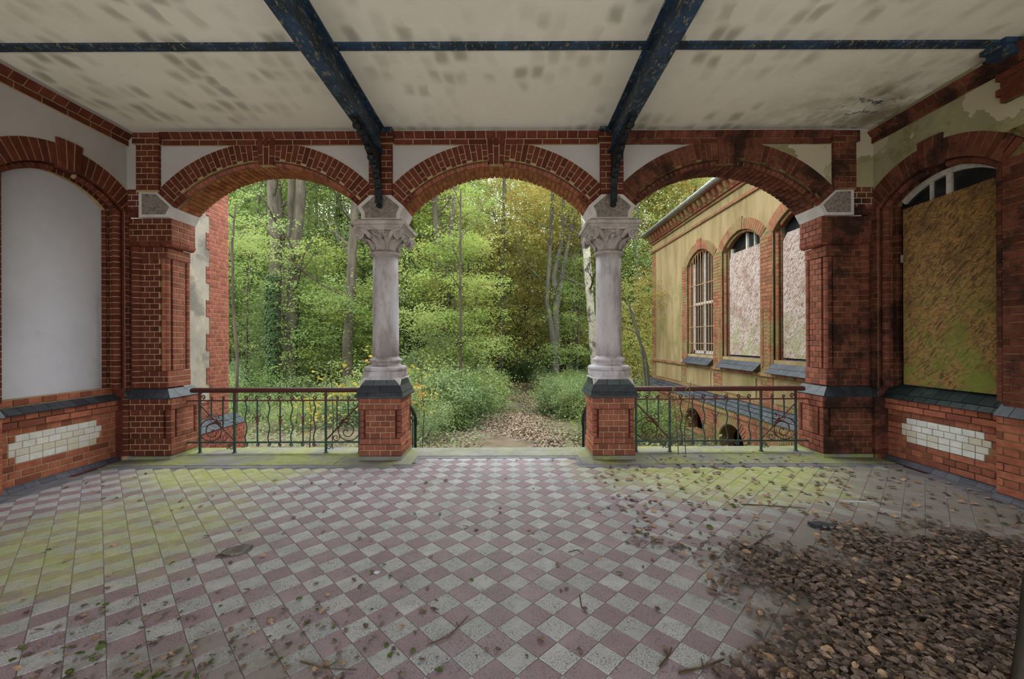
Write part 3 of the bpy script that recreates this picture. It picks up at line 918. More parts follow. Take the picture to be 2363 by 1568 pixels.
CY = 5.78
def column(c, label):
    e = empty('column', (c, CY, 0), label, 'column', 'arcade columns')
    C0 = Vector((c, CY, 0))
    # brick pedestal
    pd = MB(); pd.box(c - .232, c + .232, CY - .232, CY + .232, .05, .86)
    ped = pd.build('pedestal', 'brick_dark', e)
    kit = Kit(ped); pm = MB()
    for (fr, mat) in ((Frame((c, CY - .27, 0), (1, 0, 0), (0, -1, 0)), 'brick_red'), (Frame((c + .27, CY, 0), (0, 1, 0), (1, 0, 0)), 'brick_orange'),
                      (Frame((c - .27, CY, 0), (0, -1, 0), (-1, 0, 0)), 'brick_orange'), (Frame((c, CY + .27, 0), (-1, 0, 0), (0, 1, 0)), 'brick_red')):
        field(kit, pm, fr, -.285, .285, .065, 2, mat, .015, bond='header', depth=.04, unit=.1425)
        field(kit, pm, fr, -.275, .275, .065 + 2 * CH, 1, mat, .005, bond='header', depth=.04, unit=.1375)
        field(kit, pm, fr, -.205, .205, .065 + 3 * CH, 5, mat, .003, bond='header', depth=.03, unit=.1367, phase=1)
        field(kit, pm, fr, -.282, .282, .065 + 8 * CH, 2, mat, .012, bond='header', depth=.04, unit=.141, phase=1)
    pm.build('mortar', 'mortar', e)
    # rounded corner bricks
    for sx in (-1, 1):
        for sy in (-1, 1):
            for k in range(5):
                m = Matrix.Translation((c + sx * .245, CY + sy * .245, .065 + (3.5 + k) * CH)) @ Matrix.Rotation(-PI / 2, 4, 'Y') @ Matrix.Rotation(math.atan2(0, 1), 4, 'X')
                prof = tuple((round(.03 * math.cos(q * PI / 4), 4), round(.03 * math.sin(q * PI / 4), 4)) for q in range(8))
                kit.add('brick', ('p', prof, BH), m, 'brick_red')
    kit.finish()
    mb = MB(); mb.box(c - .285, c + .285, CY - .285, CY + .285, 0, .062); mb.build('pedestal_base', 'slab_mossy', e)
    # sloping slate cap: two courses of slates, then a band of dark glazed tiles
    cap = MB(); cap.lathe([(.1, .85), (.36, .85), (.30, .99), (.28, 1.09)], (c, CY, 0), 4)
    V = []
    capm = MB()
    def frustum(mb, h0, z0, h1, z1):
        V = [(c - h0, CY - h0, z0), (c + h0, CY - h0, z0), (c + h0, CY + h0, z0), (c - h0, CY + h0, z0), (c - h1, CY - h1, z1), (c + h1, CY - h1, z1), (c + h1, CY + h1, z1), (c - h1, CY + h1, z1)]
        mb.add(V, [(0, 3, 2, 1), (4, 5, 6, 7), (0, 1, 5, 4), (1, 2, 6, 5), (2, 3, 7, 6), (3, 0, 4, 7)])
    frustum(capm, .315, .845, .25, .99)
    capo = capm.build('slate_cap', 'slate', e)
    def slates(h0, z0, h1, z1, n, mat, kind, gap=.004, th=.012):
        for q in range(4):
            R = Matrix.Rotation(q * PI / 2, 3, 'Z')
            for i in range(n):
                f0, f1 = -1 + 2 * i / n, -1 + 2 * (i + 1) / n
                a = [Vector((f0 * h0 + gap / 2, -h0, z0)), Vector((f1 * h0 - gap / 2, -h0, z0)), Vector((f1 * h1 - gap / 2, -h1, z1)), Vector((f0 * h1 + gap / 2, -h1, z1))]
                nn = (a[1] - a[0]).cross(a[3] - a[0]).normalized() * th
                P = [R @ p + Vector((c, CY, 0)) for p in a]; Q = [R @ (p - nn * 2) + Vector((c, CY, 0)) for p in a]
                mb = MB(); mb.add(P + Q, [(0, 1, 2, 3), (0, 4, 5, 1), (1, 5, 6, 2), (2, 6, 7, 3), (3, 7, 4, 0)])
                mb.build(kind, mat, capo)
    slates(.325, .862, .292, .915, 4, 'slate', 'slate'); slates(.322, .842, .325, .862, 1, 'slate', 'slate_edge')
    slates(.306, .918, .262, 1.0, 2, 'slate', 'slate')
    slates(.262, 1.003, .250, 1.075, 3, 'slate_green', 'glazed_tile', .006)
    # stone base with corner spurs
    mb = MB()
    o8 = lambda h, k: [(h, k), (k, h), (-k, h), (-h, k), (-h, -k), (-k, -h), (k, -h), (h, -k)]
    lv = [(.262, .225, 1.076), (.256, .17, 1.10), (.268, .15, 1.13), (.272, .14, 1.185)]
    V = []; F = []
    for (h, k, z) in lv:
        V += [(c + a, CY + b, z) for a, b in o8(h * .98, k)]
    for i in range(len(lv) - 1):
        for j in range(8):
            F.append((i * 8 + j, i * 8 + (j + 1) % 8, (i + 1) * 8 + (j + 1) % 8, (i + 1) * 8 + j))
    F.append(tuple(range((len(lv) - 1) * 8, len(lv) * 8)))
    mb.add(V, F); b1 = mb.build('column_base', 'stone_column', e)
    for sx in (-1, 1):
        for sy in (-1, 1):
            q = lambda a, b, z: (c + sx * a, CY + sy * b, z)
            mb = MB(); mb.add([q(.268, .268, 1.0), q(.266, .20, 1.08), q(.20, .266, 1.08), q(.255, .255, 1.09), q(.20, .20, 1.05)], [(0, 1, 3), (0, 3, 2), (1, 4, 3), (2, 3, 4), (0, 2, 4), (0, 4, 1)])
            mb.build('corner_spur', 'stone_white', e)
    mb = MB()
    tor = lambda R, r, zc, a0=-PI / 2, a1=PI / 2, n=9: [(R + r * math.cos(a0 + (a1 - a0) * i / n), zc + r * math.sin(a0 + (a1 - a0) * i / n)) for i in range(n + 1)]
    prof = [(.05, 1.18)] + tor(.252, .036, 1.215) + [(.238, 1.253), (.212, 1.262), (.2, 1.275), (.2, 1.292), (.208, 1.302)] + tor(.2, .024, 1.328) + [(.192, 1.354), (.184, 1.36), (.179, 1.38)]
    mb.lathe(prof, (c, CY, 0), 40); mb.build('base_moulding', 'stone_column', e, smooth=True)
    mb = MB(); mb.lathe([(.178, 1.37), (.1775, 1.6), (.176, 2.1), (.172, 2.5), (.169, 2.77)], (c, CY, 0), 40); mb.build('shaft', 'stone_column', e, smooth=True)
    # capital
    mb = MB(); mb.lathe([(.165, 2.75), (.17, 2.765)] + tor(.186, .024, 2.795) + [(.178, 2.822), (.176, 2.835)], (c, CY, 0), 40)
    mb.build('necking', 'stone_capital', e, smooth=True)
    mb = MB(); mb.lathe([(.165, 2.83), (.176, 2.87), (.196, 2.93), (.225, 2.99), (.255, 3.03), (.27, 3.06), (.27, 3.10)], (c, CY, 0), 32)
    bell = mb.build('capital', 'stone_capital', e, smooth=True)
    mb = MB()
    def absq(h0, z0, h1, z1): frustum(mb, h0, z0, h1, z1)
    absq(.295, 3.075, .305, 3.105); absq(.31, 3.105, .335, 3.135); absq(.35, 3.137, .356, 3.18); absq(.34, 3.18, .30, 3.2165)
    mb.build('abacus', 'stone_capital', bell)
    for k in range(16):
        a = 2 * PI * k / 16
        mb = MB()
        big = k % 2 == 0
        r0 = .178 if big else .19
        leaf_blade(mb, (c + r0 * math.cos(a), CY + r0 * math.sin(a), 2.835 if big else 2.88), (math.cos(a), math.sin(a), 0), .125 if big else .10, .155 if big else .15, .125 if big else .10)
        o = mb.build('leaf', 'stone_capital', bell, smooth=True)
    for q in range(4):
        R = Matrix.Rotation(q * PI / 2, 4, 'Z')
        ax = R.to_3x3() @ Vector((1, 0, 0)); nn = R.to_3x3() @ Vector((0, -1, 0)); up = Vector((0, 0, 1))
        for sg in (-1, 1):
            ce = C0 + ax * (sg * .27) + nn * .30 + up * 3.025
            pts = spiral(ce, ax * sg, up, .012, .07, -.6, 1.85, 30)
            tail = [ce + ax * (-sg * .06) + up * .045, ce + ax * (-sg * .12) + up * .015, ce + ax * (-sg * .17) + up * -.035]
            # outer end of the spiral, then the stalk running in towards the middle
            mb = MB(); mb.tube(pts, [.013 + .006 * i / 30 for i in range(31)], 6)
            mb.tube([ce + up * .06 + ax * (-sg * .0), ce + ax * (-sg * .055) + up * .05 - nn * .01, ce + ax * (-sg * .11) + up * .012 - nn * .025, ce + ax * (-sg * .15) - up * .045 - nn * .05], [.02, .03, .036, .03], 8)
            mb.tube([ce - nn * .03, ce + nn * .004], .052, 14)
            mb.build('volute', 'stone_capital', bell, smooth=True)
            ce2 = C0 + ax * (sg * .05) + nn * .28 + up * 3.045
            mb = MB(); mb.tube(spiral(ce2, ax * -sg, up, .006, .03, .3, 1.5, 20), .009, 6)
            mb.build('small_volute', 'stone_capital', bell, smooth=True)
        mb = MB(); mb.tube([C0 + nn * .25 + up * 2.98, C0 + nn * .285 + up * 3.02], [.045, .02], 8); mb.build('rosette', 'stone_capital', bell, smooth=True)
    # impost stone
    mb = MB(); mb.prism(impost(c), lambda p, q, t: (p, t, q), 5.555, 6.05)
    im = mb.build('impost_stone', 'stone_white', e)
    pts = impost(c)
    cz = 3.40
    mb = MB(); inner = [(c + (p - c) * .80, cz + (q - cz) * .76 - .005) for p, q in pts]
    mb.prism(inner, lambda p, q, t: (p, t, q), 5.547, 5.56); mb.build('rough_panel', 'stone_rough', im)
    return e
column(-1.555, 'grey stone column with carved capital on brick pedestal, left of the path')
column(1.555, 'grey stone column with carved capital on brick pedestal, right of the path')

# ------------------------------------------------------------------ piers at both ends of the arcade
def pier(sg, brm, brj, mtm, xwall, label):
    """sg -1 left, +1 right.  local coordinate t runs from the wall (0) towards the opening"""
    xo = sg * 4.50
    e = empty('brick_pier', (sg * 4.75, 5.85, 0), label, 'pier')
    W = abs(abs(xwall) - 4.50)
    # front frame facing the room: s increases to +x
    FP = Frame((xo, 5.65, 0), (1, 0, 0), (0, -1, 0))
    if sg < 0: FJ = Frame((xo, 5.85, 0), (0, 1, 0), (1, 0, 0))
    else: FJ = Frame((xo, 5.85, 0), (0, -1, 0), (-1, 0, 0))
    m = MB()
    xa, xb = sorted((xwall, xo - sg * -.0))
    xi = xo
    x0, x1 = sorted((xwall + sg * .1, xi + sg * .0))
    xc0, xc1 = sorted((xwall + sg * .1, xo + sg * .055))
    m.box(xc0, xc1, 5.70, 6.0, .85, 3.26)
    core = m.build('pier_core', brm, e)
    kit = Kit(e); pm = MB()
    global ROLL_CORE
    ROLL_CORE = pm
    s_in = -sg * 0.0
    lo, hi = (-(abs(xwall) - 4.5), 0.) if sg < 0 else (0., abs(xwall) - 4.5)
    # corner roll zone: shaft between z 1.19 and 2.75
    zA = .965; nlow = 3; nmid = 20
    cr = .085
    fl, fh = (lo, hi) 
    a, b = (lo, hi + .012) if sg < 0 else (lo - .012, hi)
    field(kit, pm, FP, a, b, zA, nlow, brm, .012, bond='header', depth=.05)
    a2, b2 = (lo, hi - cr) if sg < 0 else (lo + cr, hi)
    field(kit, pm, FP, a2, b2, zA + nlow * CH, nmid, brm, .006, bond='header', depth=.03, phase=1)
    field(kit, pm, FP, a, b, zA + (nlow + nmid) * CH, 2, brm, .012, bond='header', depth=.05)
    post_roll(kit, FP, -sg * -.0 + (hi - .05 if sg < 0 else lo + .05), zA + nlow * CH, nmid, .036, -.02, 'brick_orange' if sg < 0 else brm)
    # bull-nosed bricks in the corner with the side wall
    post_roll(kit, FP, (lo + .09 if sg < 0 else hi - .09), zA, nlow + nmid + 2, .07, -.01, brm)
    # jamb
    field(kit, pm, FJ, -.205, .205, zA, nlow, brj, .012, bond='header', depth=.05, unit=.137)
    field(kit, pm, FJ, -.115, .115, zA + nlow * CH, nmid, brj, .006, bond='header', depth=.03, unit=.115, phase=1)
    field(kit, pm, FJ, -.205, .205, zA + (nlow + nmid) * CH, 2, brj, .012, bond='header', depth=.05, unit=.137)
    for q in (-.17, .17):
        post_roll(kit, FJ, q, zA + nlow * CH, nmid, .034, -.02, brj)
    # corbel under the impost
    zc = zA + (nlow + nmid + 2) * CH
    FPc = Frame((xo, 5.62, 0), (1, 0, 0), (0, -1, 0))
    FJc = Frame((xo - sg * .085, 5.83, 0), FJ.ax, FJ.n)
    m = MB(); x0, x1 = sorted((xwall + sg * .1, xo - sg * .08)); m.box(x0, x1, 5.625, 6.045, zc + CH - .006, 3.26); m.build('corbel_core', mtm, e)
    a, b = (lo, hi + .085) if sg < 0 else (lo - .085, hi)
    for (fr, s0, s1, mt) in ((FPc, a, b, brm), (FJc, -.215, .215, brj)):
        n = max(1, round((s1 - s0) / .135)); w = (s1 - s0) / n
        for i in range(n):
            pr = (('p', tuple((round(-.036 + .072 * (1 - math.cos(q)), 4), round(-.04 + .05 * math.sin(q), 4)) for q in (0, .3, .6, .9, 1.2, PI / 2)) + ((.036, -.08), (-.036, -.08)), round(w - .009, 3)))
            kit.add('brick', pr, fr.mat(s0 + (i + .5) * w, zc + CH / 2, .004), mt)
        field(kit, pm, fr, s0, s1, zc + CH, 4, mt, .006, bond='header', depth=.04)
    zt = zc + 5 * CH
    # lower, wider part of the pier
    FPl = Frame((xo, 5.575, 0), (1, 0, 0), (0, -1, 0))
    FJl = Frame((xo - sg * .10, 5.83, 0), FJ.ax, FJ.n)
    m = MB(); x0, x1 = sorted((xwall + sg * .1, xo - sg * .095)); x0, x1 = sorted((xwall + sg * .1, xo - sg * .05)); m.box(x0, x1, 5.62, 6.04, .0, .88); m.build('dado_core', brm, e)
    m = MB(); x0, x1 = sorted((xwall + sg * .05, xo - sg * .115)); m.box(x0, x1, 5.558, 6.10, .0, .055); m.build('plinth_stone', 'slab_mossy', e)
    a, b = (lo, hi + .10) if sg < 0 else (lo - .10, hi)
    a2, b2 = (lo, hi + .015) if sg < 0 else (lo - .015, hi)
    field(kit, pm, FPl, a, b, .06, 3, brm, .012, bond='header', depth=.04)
    field(kit, pm, FPl, a2, b2, .06 + 3 * CH, 5, brm, .006, bond='header', depth=.03, phase=1)
    field(kit, pm, FPl, a, b, .06 + 8 * CH, 2, brm, .014, bond='header', depth=.04)
    post_roll(kit, FPl, (hi + .06 if sg < 0 else lo - .06), .06 + 3 * CH, 5, .034, -.018, brm)
    field(kit, pm, FJl, -.25, .25, .06, 3, brj, .012, bond='header', depth=.04, unit=.125)
    field(kit, pm, FJl, -.155, .155, .06 + 3 * CH, 5, brj, .006, bond='header', depth=.03, unit=.155, phase=1)
    field(kit, pm, FJl, -.25, .25, .06 + 8 * CH, 2, brj, .014, bond='header', depth=.04, unit=.125)
    for q in (-.21, .21):
        post_roll(kit, FJl, q, .06 + 3 * CH, 5, .034, -.018, brj)
    # slate weathering on the dado
    m = MB()
    x_in = xo - sg * .125; x_in2 = xo - sg * .005
    outl = [(5.545, .835), (5.66, .965), (5.9, .965), (5.9, .835)]
    zt0, zt1 = .84, .955
    n = 5
    xs_ = [xwall + (x_in - xwall) * i / n for i in range(n + 1)]
    for i in range(n):
        p0, p1 = xs_[i], xs_[i + 1]
        u0 = p0 if i else p0; u1 = p1 if i < n - 1 else x_in2
        g = .003 * (1 if p1 > p0 else -1)
        mm = MB()
        mm.add([(p0 + g, 5.542, zt0), (p1 - g, 5.542, zt0), (u1 - g, 5.645, zt1), (u0 + g, 5.645, zt1), (p0 + g, 5.555, zt0 - .018), (p1 - g, 5.555, zt0 - .018), (u1 - g, 5.66, zt1 - .018), (u0 + g, 5.66, zt1 - .018)],
               [(0, 1, 2, 3), (4, 7, 6, 5), (0, 4, 5, 1), (1, 5, 6, 2), (2, 6, 7, 3), (3, 7, 4, 0)])
        mm.build('slate', 'slate', e)
    for (y0, y1) in ((5.542, 5.73), (5.735, 5.92), (5.925, 6.12)):
        mm = MB()
        ya = 5.645 if y0 < 5.55 else y0
        mm.add([(x_in, y0, zt0), (x_in, y1, zt0), (x_in2, y1, zt1), (x_in2, ya, zt1), (x_in + sg * .012, y0, zt0 - .018), (x_in + sg * .012, y1, zt0 - .018), (x_in2 + sg * .02, y1, zt1 - .018), (x_in2 + sg * .02, ya, zt1 - .018)],
               [(0, 1, 2, 3), (4, 7, 6, 5), (0, 4, 5, 1), (1, 5, 6, 2), (2, 6, 7, 3), (3, 7, 4, 0)])
        mm.build('slate', 'slate', e)
    # impost stone of the end arch
    f = lambda x: -sg * x   # distances inwards
    P = [(-.31, zt), (.085, zt), (.155, ZSP), (-.075, 3.62), (-.31, 3.635)]
    P = [(xo - sg * p, z) for p, z in P]
    m = MB(); m.prism(P, lambda p, q, t: (p, t, q), 5.565, 6.05); im = m.build('impost_stone', 'stone_white', e)
    cx = sum(p for p, _ in P) / 5; cz = sum(z for _, z in P) / 5
    m = MB(); m.prism([(cx + (p - cx) * .78, cz + (z - cz) * .78) for p, z in P], lambda p, q, t: (p, t, q), 5.556, 5.57); m.build('rough_panel', 'stone_rough', im)
    # bricks beside the impost stone
    x0, x1 = sorted((xwall, xo + sg * .31))
    lay(kit, Frame((0, 5.60, 0), (1, 0, 0), (0, -1, 0)), x0, x1, zt + .005, 5, brm, .006, 'header', .03)
    pm.build('mortar', mtm, e)
    kit.finish()
pier(-1, 'brick_dark', 'brick_red', 'mortar', -5.0, 'red brick pier with slate ledge at the left end of the arcade')  # dark front, redder jamb: daylight from the arch put into the brick colours
pier(1, 'brick_soot', 'brick_red', 'mortar_soot', 5.10, 'soot stained brick pier at the right end of the arcade')
# ------------------------------------------------------------------ side walls with their arched bays
def arched_face(mb, fr, s0, s1, z0, z1, ops, depth, mi_face=0, mi_rev=1, step=.04):
    """wall face with openings (c, hw, sill, R, zc), reveals running inwards to depth"""
    ops = sorted(ops)
    a = s0
    for (c, hw, sill, R, zc) in ops:
        mb.cur = mi_face
        mb.quad(fr.p(a, z0), fr.p(c - hw, z0), fr.p(c - hw, z1), fr.p(a, z1))
        if sill > z0:
            mb.quad(fr.p(c - hw, z0), fr.p(c + hw, z0), fr.p(c + hw, sill), fr.p(c - hw, sill))
        n = max(8, int(2 * hw / step))
        zz = [(c - hw + 2 * hw * i / n) for i in range(n + 1)]
        h = lambda x: zc + math.sqrt(max(0, R * R - (x - c) ** 2))
        for x, y in zip(zz[:-1], zz[1:]):
            mb.cur = mi_face
            mb.quad(fr.p(x, h(x)), fr.p(y, h(y)), fr.p(y, z1), fr.p(x, z1))
            mb.cur = mi_rev
            mb.quad(fr.p(x, h(x), -depth), fr.p(y, h(y), -depth), fr.p(y, h(y)), fr.p(x, h(x)))
        mb.cur = mi_rev
        hs = h(c - hw)
        mb.quad(fr.p(c - hw, sill, -depth), fr.p(c - hw, sill), fr.p(c - hw, hs), fr.p(c - hw, hs, -depth))
        mb.quad(fr.p(c + hw, sill), fr.p(c + hw, sill, -depth), fr.p(c + hw, hs, -depth), fr.p(c + hw, hs))
        mb.quad(fr.p(c - hw, sill), fr.p(c - hw, sill, -depth), fr.p(c + hw, sill, -depth), fr.p(c + hw, sill))
        a = c + hw
    mb.cur = mi_face
    mb.quad(fr.p(a, z0), fr.p(s1, z0), fr.p(s1, z1), fr.p(a, z1))

def sl(mbn, fr, s0, s1, za, da, zb, db, kind, mat, parent, th=.014, gap=.003):
    """one slate sloping from (za, da) up to (zb, db) in wall coordinates"""
    mb = MB()
    P = [fr.p(s0 + gap, za, da), fr.p(s1 - gap, za, da), fr.p(s1 - gap, zb, db), fr.p(s0 + gap, zb, db)]
    n = (P[1] - P[0]).cross(P[3] - P[0]).normalized() * th
    Q = [p - n for p in P]
    mb.add(P + Q, [(0, 1, 2, 3), (7, 6, 5, 4), (0, 4, 5, 1), (1, 5, 6, 2), (2, 6, 7, 3), (3, 7, 4, 0)])
    return mb.build(kind, mat, parent)

ZW = 2.66
def side_wall(name, fr, c, plm, brm, brd, mtm, far, is_window):
    """far: +1 if larger s is the far end (left wall), -1 otherwise"""
    HWN = .70; RO = .985; REX = 1.225
    send = far * 5.65
    mb = MB()
    s_lo, s_hi = (-1.2, 5.66) if far > 0 else (-5.66, 1.2)
    arched_face(mb, fr, s_lo, s_hi, 0., CZ, [(c, HWN, .0, RO, ZW)], .26)
    if not is_window:
        pass
    w = tag(mb.build(name, [plm, brm]), kind='structure')
    # body behind the face so that no light leaks through
    mb = MB(); fbox(mb, fr, s_lo, s_hi, -.3, CZ + .2, -.55, -.30); mb.build('wall_core', 'dark_void' if is_window else plm, w)
    kit = Kit(w); mo = MB()
    global ROLL_CORE
    ROLL_CORE = mo
    asp = math.asin(HWN / RO)
    zs = ZW + RO * math.cos(asp)
    # arch ring
    aE = math.asin(min(.999, .76 / REX))
    ring_band(mo, fr, c, ZW, RO + .008, REX, asp + .02, -.02, .004)
    voussoirs(kit, fr, c, ZW, RO - .005, REX, asp + .02, 21, brm, .012, [[], []], .08, key=(1.1, .07, .03, .02), joint=.012)
    key_bed(mo, fr, c, ZW, RO - .03, REX + .07, asp + .02, 21, 1, .032)
    # roll and inner ring
    arch_roll(kit, fr, c, ZW, .945, -asp, -.13, 9, .038, -.07, brm); arch_roll(kit, fr, c, ZW, .945, .13, asp, 9, .038, -.07, brm)
    HI = .62; RI2 = .93
    ai = math.asin(HI / RI2) + .02
    ring_band(mo, fr, c, ZW, RI2, 1.0, ai, -.30, -.185)
    voussoirs(kit, fr, c, ZW, RI2 - .004, RI2 + .066, ai, 19, brm, -.178, None, .09)
    zsi = ZW + RI2 * math.cos(ai)
    # jambs: inner bricks, roll, outer corner
    n0 = int((zs - .95) / CH)
    for q in (-1, 1):
        a, b = sorted((c + q * HI, c + q * (HI + .08)))
        fbox(mo, fr, a + .01, b - .01, .9, zsi + .1, -.30, -.186)
        lay(kit, fr, a, b, .965, int((zsi - .93) / CH), brm, -.18, 'header', .09, unit=.08)
        post_roll(kit, fr, c + q * .652, .965, n0, .046, -.062, brm)
        post_roll(kit, fr, c + q * .667, .965, n0, .028, -.135, brm)
        outer = send if q == far else c + q * (HWN + .62)
        a, b = sorted((c + q * HWN, outer))
        fbox(mo, fr, a + .009, b - .009, 0, zs + (.1 if q == far else .3), -.02, .004)
        lay(kit, fr, a, b, .065, int((zs - .0) / CH), brm, .012, 'flemish' if b - a > .2 else 'header', .07, unit=.13 if b - a > .2 else b - a)
        # lower part stands forward with a slate on top
        a2, b2 = sorted((c + q * (HWN - .02), outer))
        fbox(mo, fr, a2 + .009, b2 - .009, 0, .83, -.02, .05)
        lay(kit, fr, a2, b2, .06, 10, brd if q != far else brm, .058, 'flemish' if b - a > .2 else 'header', .19, unit=.13 if b - a > .2 else b2 - a2)
        nn = max(1, int((b2 - a2) / .125)); ww = (b2 - a2) / nn
        for i in range(nn):
            sl(None, fr, a2 + i * ww, a2 + (i + 1) * ww, .835, .085, .945, .0, 'slate', 'slate', w)
    # dado inside the bay
    DD = -.12
    a, b = c - HWN, c + HWN
    fbox(mo, fr, a, b, 0, .82, -.3, DD)
    wt0 = c - .50; wt1 = c + .50
    z = .06
    for k in range(10):
        zz = z + k * CH
        if 3 <= k <= 6:
            t0, t1 = (wt0, wt1) if k in (4, 5) else (wt0 + .065, wt1 - .065)
            lay(kit, fr, a, t0, zz, 1, brd, DD + .006, 'header', .03, unit=.2)
            lay(kit, fr, t1, b, zz, 1, brd, DD + .006, 'header', .03, unit=.2)
            ph = k % 2
            x = t0 - (.065 if ph == 0 and k in (4,) else 0)
            fbox(mo, fr, t0, t1, zz, zz + CH, DD, DD + .001)
            while x < t1 - .01:
                x0, x1 = max(x, t0), min(x + .13, t1); x += .13
                if x1 - x0 < .03: continue
                kit.add('glazed_tile', ('b', x1 - x0 - .006, x1 - x0 - .006, CH - .006, .03), fr.mat((x0 + x1) / 2, zz + CH / 2, DD + .007), 'glazed_white')
        elif k == 8:
            lay(kit, fr, a, b, zz, 1, brd, DD + .045, 'stretcher', .06, unit=.13)
        elif k == 9:
            lay(kit, fr, a, b, zz, 1, brd, DD + .045, 'header', .06, phase=1)
        else:
            lay(kit, fr, a, b, zz, 1, brd, DD + .006, 'mixed', .03, phase=k)
    # sill slates
    n = 10; ww = (b - a) / n
    for i in range(n):
        sl(None, fr, a + i * ww, a + (i + 1) * ww, .832, DD + .085, .885 if is_window else .90, DD + (.035 if is_window else -.02), 'slate', 'slate_green' if is_window else 'slate', w)
    if is_window:
        n = 9; ww = (b - a) / n
        for i in range(n):
            sl(None, fr, a + i * ww, a + (i + 1) * ww, .895, DD + .04, 1.02, DD - .10, 'slate', 'slate_green', w, .018)
    else:
        fbox(mo, fr, a, b, .88, .985, -.3, -.165)
        lay(kit, fr, a, b, .905, 1, brd, -.155, 'header', .06, unit=.14)
    mo.build('mortar', mtm, w)
    # cornice
    m2 = MB()
    n = None
    for (p, q) in (((fr is FL) and [(2.2, 5.62)] or [(-5.62, -4.20), (-4.20, -2.2)])):
        cornice(kit, m2, fr, p, q, brm, .0 if not (is_window and p > -4.3) else .045)
    m2.build('mortar', mtm, w)
    kit.finish()
    # plaster strip above the cornice
    mb = MB(); fbox(mb, fr, s_lo, s_hi, 4.398, CZ, -.02, .06); mb.build('plaster_strip', plm, w)
    return w

FL = Frame((-5.0, 0, 0), (0, 1, 0), (1, 0, 0))
FR = Frame((5.10, 0, 0), (0, -1, 0), (-1, 0, 0))
wall_left = side_wall('wall_left', FL, 4.86, 'plaster_white', 'brick_dark', 'brick_orange', 'mortar', 1, False)
mb = MB(); fbox(mb, FL, 4.86 - .64, 4.86 + .64, .95, 3.65, -.29, -.235); mb.build('niche_panel', 'plaster_panel', wall_left)
wall_right = side_wall('wall_right', FR, -4.83, 'plaster_peeling', 'brick_soot', 'brick_orange', 'mortar_soot', -1, True)
# brick corbel block under the end of the steel strip on the right wall
kc = Kit(wall_right); mb = MB()
for k, (s0, s1) in enumerate(((-4.11, -3.6), (-4.15, -3.6), (-4.11, -3.6), (-4.15, -3.6))):
    lay(kc, FR, s0, s1, 3.93 + k * CH, 1, 'brick_dark', .055, 'stretcher', .06)
fbox(mb, FR, -4.10, -3.6, 3.93, 4.24, -.01, .048); mb.build('mortar', 'mortar_soot', wall_right)
for b_ in kc.items['brick']:
    o = bpy.data.objects.new('corbel_brick', shape_mesh(b_[0], b_[2], 'corbel_brick')); COL.objects.link(o); o.matrix_basis = b_[1]; o.parent = wall_right
mb = MB(); mb.box(4.86, 5.09, 3.90, 4.12, 4.40, 4.4495); mb.box(4.9, 5.09, 3.92, 4.10, 4.33, 4.40)
tag(mb.build('steel_bearing', 'blue_paint_peeling'), 'blue steel bearing plate where the ceiling strip meets the right wall', 'bracket')

# skirtings of blue-grey tiles
for (nm, fr, c, dd, far) in (('baseboard_left', FL, 4.86, -.12, 1), ('baseboard_right', FR, -4.83, -.12, -1)):
    mb = MB(); fbox(mb, fr, c - .69, c + .69, 0, .01, dd, dd + .03)
    base = tag(mb.build(nm, 'skirting_blue'), kind='structure')
    kk = Kit(base)
    for i in range(9):
        w = 1.38 / 9
        pr = ('p', ((-.028, -.01), (-.028, .055), (-.012, .05), (.012, .026), (.03, .02), (.03, -.01)), round(w - .004, 3))
        kk.add('skirting_tile', pr, fr.mat(c - .69 + (i + .5) * w, .03, dd + .005), 'skirting_blue')
    s0, s1 = (3.54, 4.17) if far > 0 else (-4.14, -3.5)
    for i in range(4):
        w = (s1 - s0) / 4
        kk.add('skirting_tile', ('p', ((-.028, -.01), (-.028, .055), (-.012, .05), (.012, .026), (.03, .02), (.03, -.01)), round(w - .004, 3)), fr.mat(s0 + (i + .5) * w, .03, .06), 'skirting_blue')
    kk.finish()

# boarded window in the right wall
win = MB()
fr = FR; c = -4.83
for (s0, s1) in ((c - .03, c + .03), (c - .22, c - .19)):
    fbox(win, fr, s0, s1, 2.7, 3.58, -.25, -.205)
fbox(win, fr, c - .60, c + .60, 2.6, 2.7, -.25, -.205)
for i in range(24):
    t0 = -.66 + 1.32 * i / 24; t1 = -.66 + 1.32 * (i + 1) / 24
    V = [fr.p(c + R * math.sin(t), ZW + R * math.cos(t), d) for d in (-.25, -.195) for (R, t) in ((.87, t0), (.87, t1), (.93, t1), (.93, t0))]
    win.add(V, [(3, 2, 1, 0), (4, 5, 6, 7), (0, 1, 5, 4), (1, 2, 6, 5), (2, 3, 7, 6), (3, 0, 4, 7)])
w1 = tag(win.build('window_1', 'wood_white'), kind='structure')
for (s0, s1) in ((c - .60, c - .03), (c + .03, c + .60)):
    for (z0, z1) in ((1.02, 2.6), (2.7, 3.56)):
        mb = MB(); fbox(mb, fr, s0, s1, z0, z1, -.24, -.232); mb.build('pane', 'glass_dark', w1)
def board(fr, pts, d0, d1, mat, name, label, cat='board'):
    mb = MB(); mb.prism(pts, lambda p, q, t: fr.p(p, q, t), d0, d1)
    o = mb.build(name, mat); tag(o, label, cat); return o
board(FR, [(-5.34, 1.015), (-4.25, 1.015), (-4.25, 3.16), (-4.34, 3.29), (-5.34, 3.27)], -.175, -.155, 'chipboard_brown', 'chipboard_panel', 'brown mossy chipboard nailed over the window in the right wall of the room')

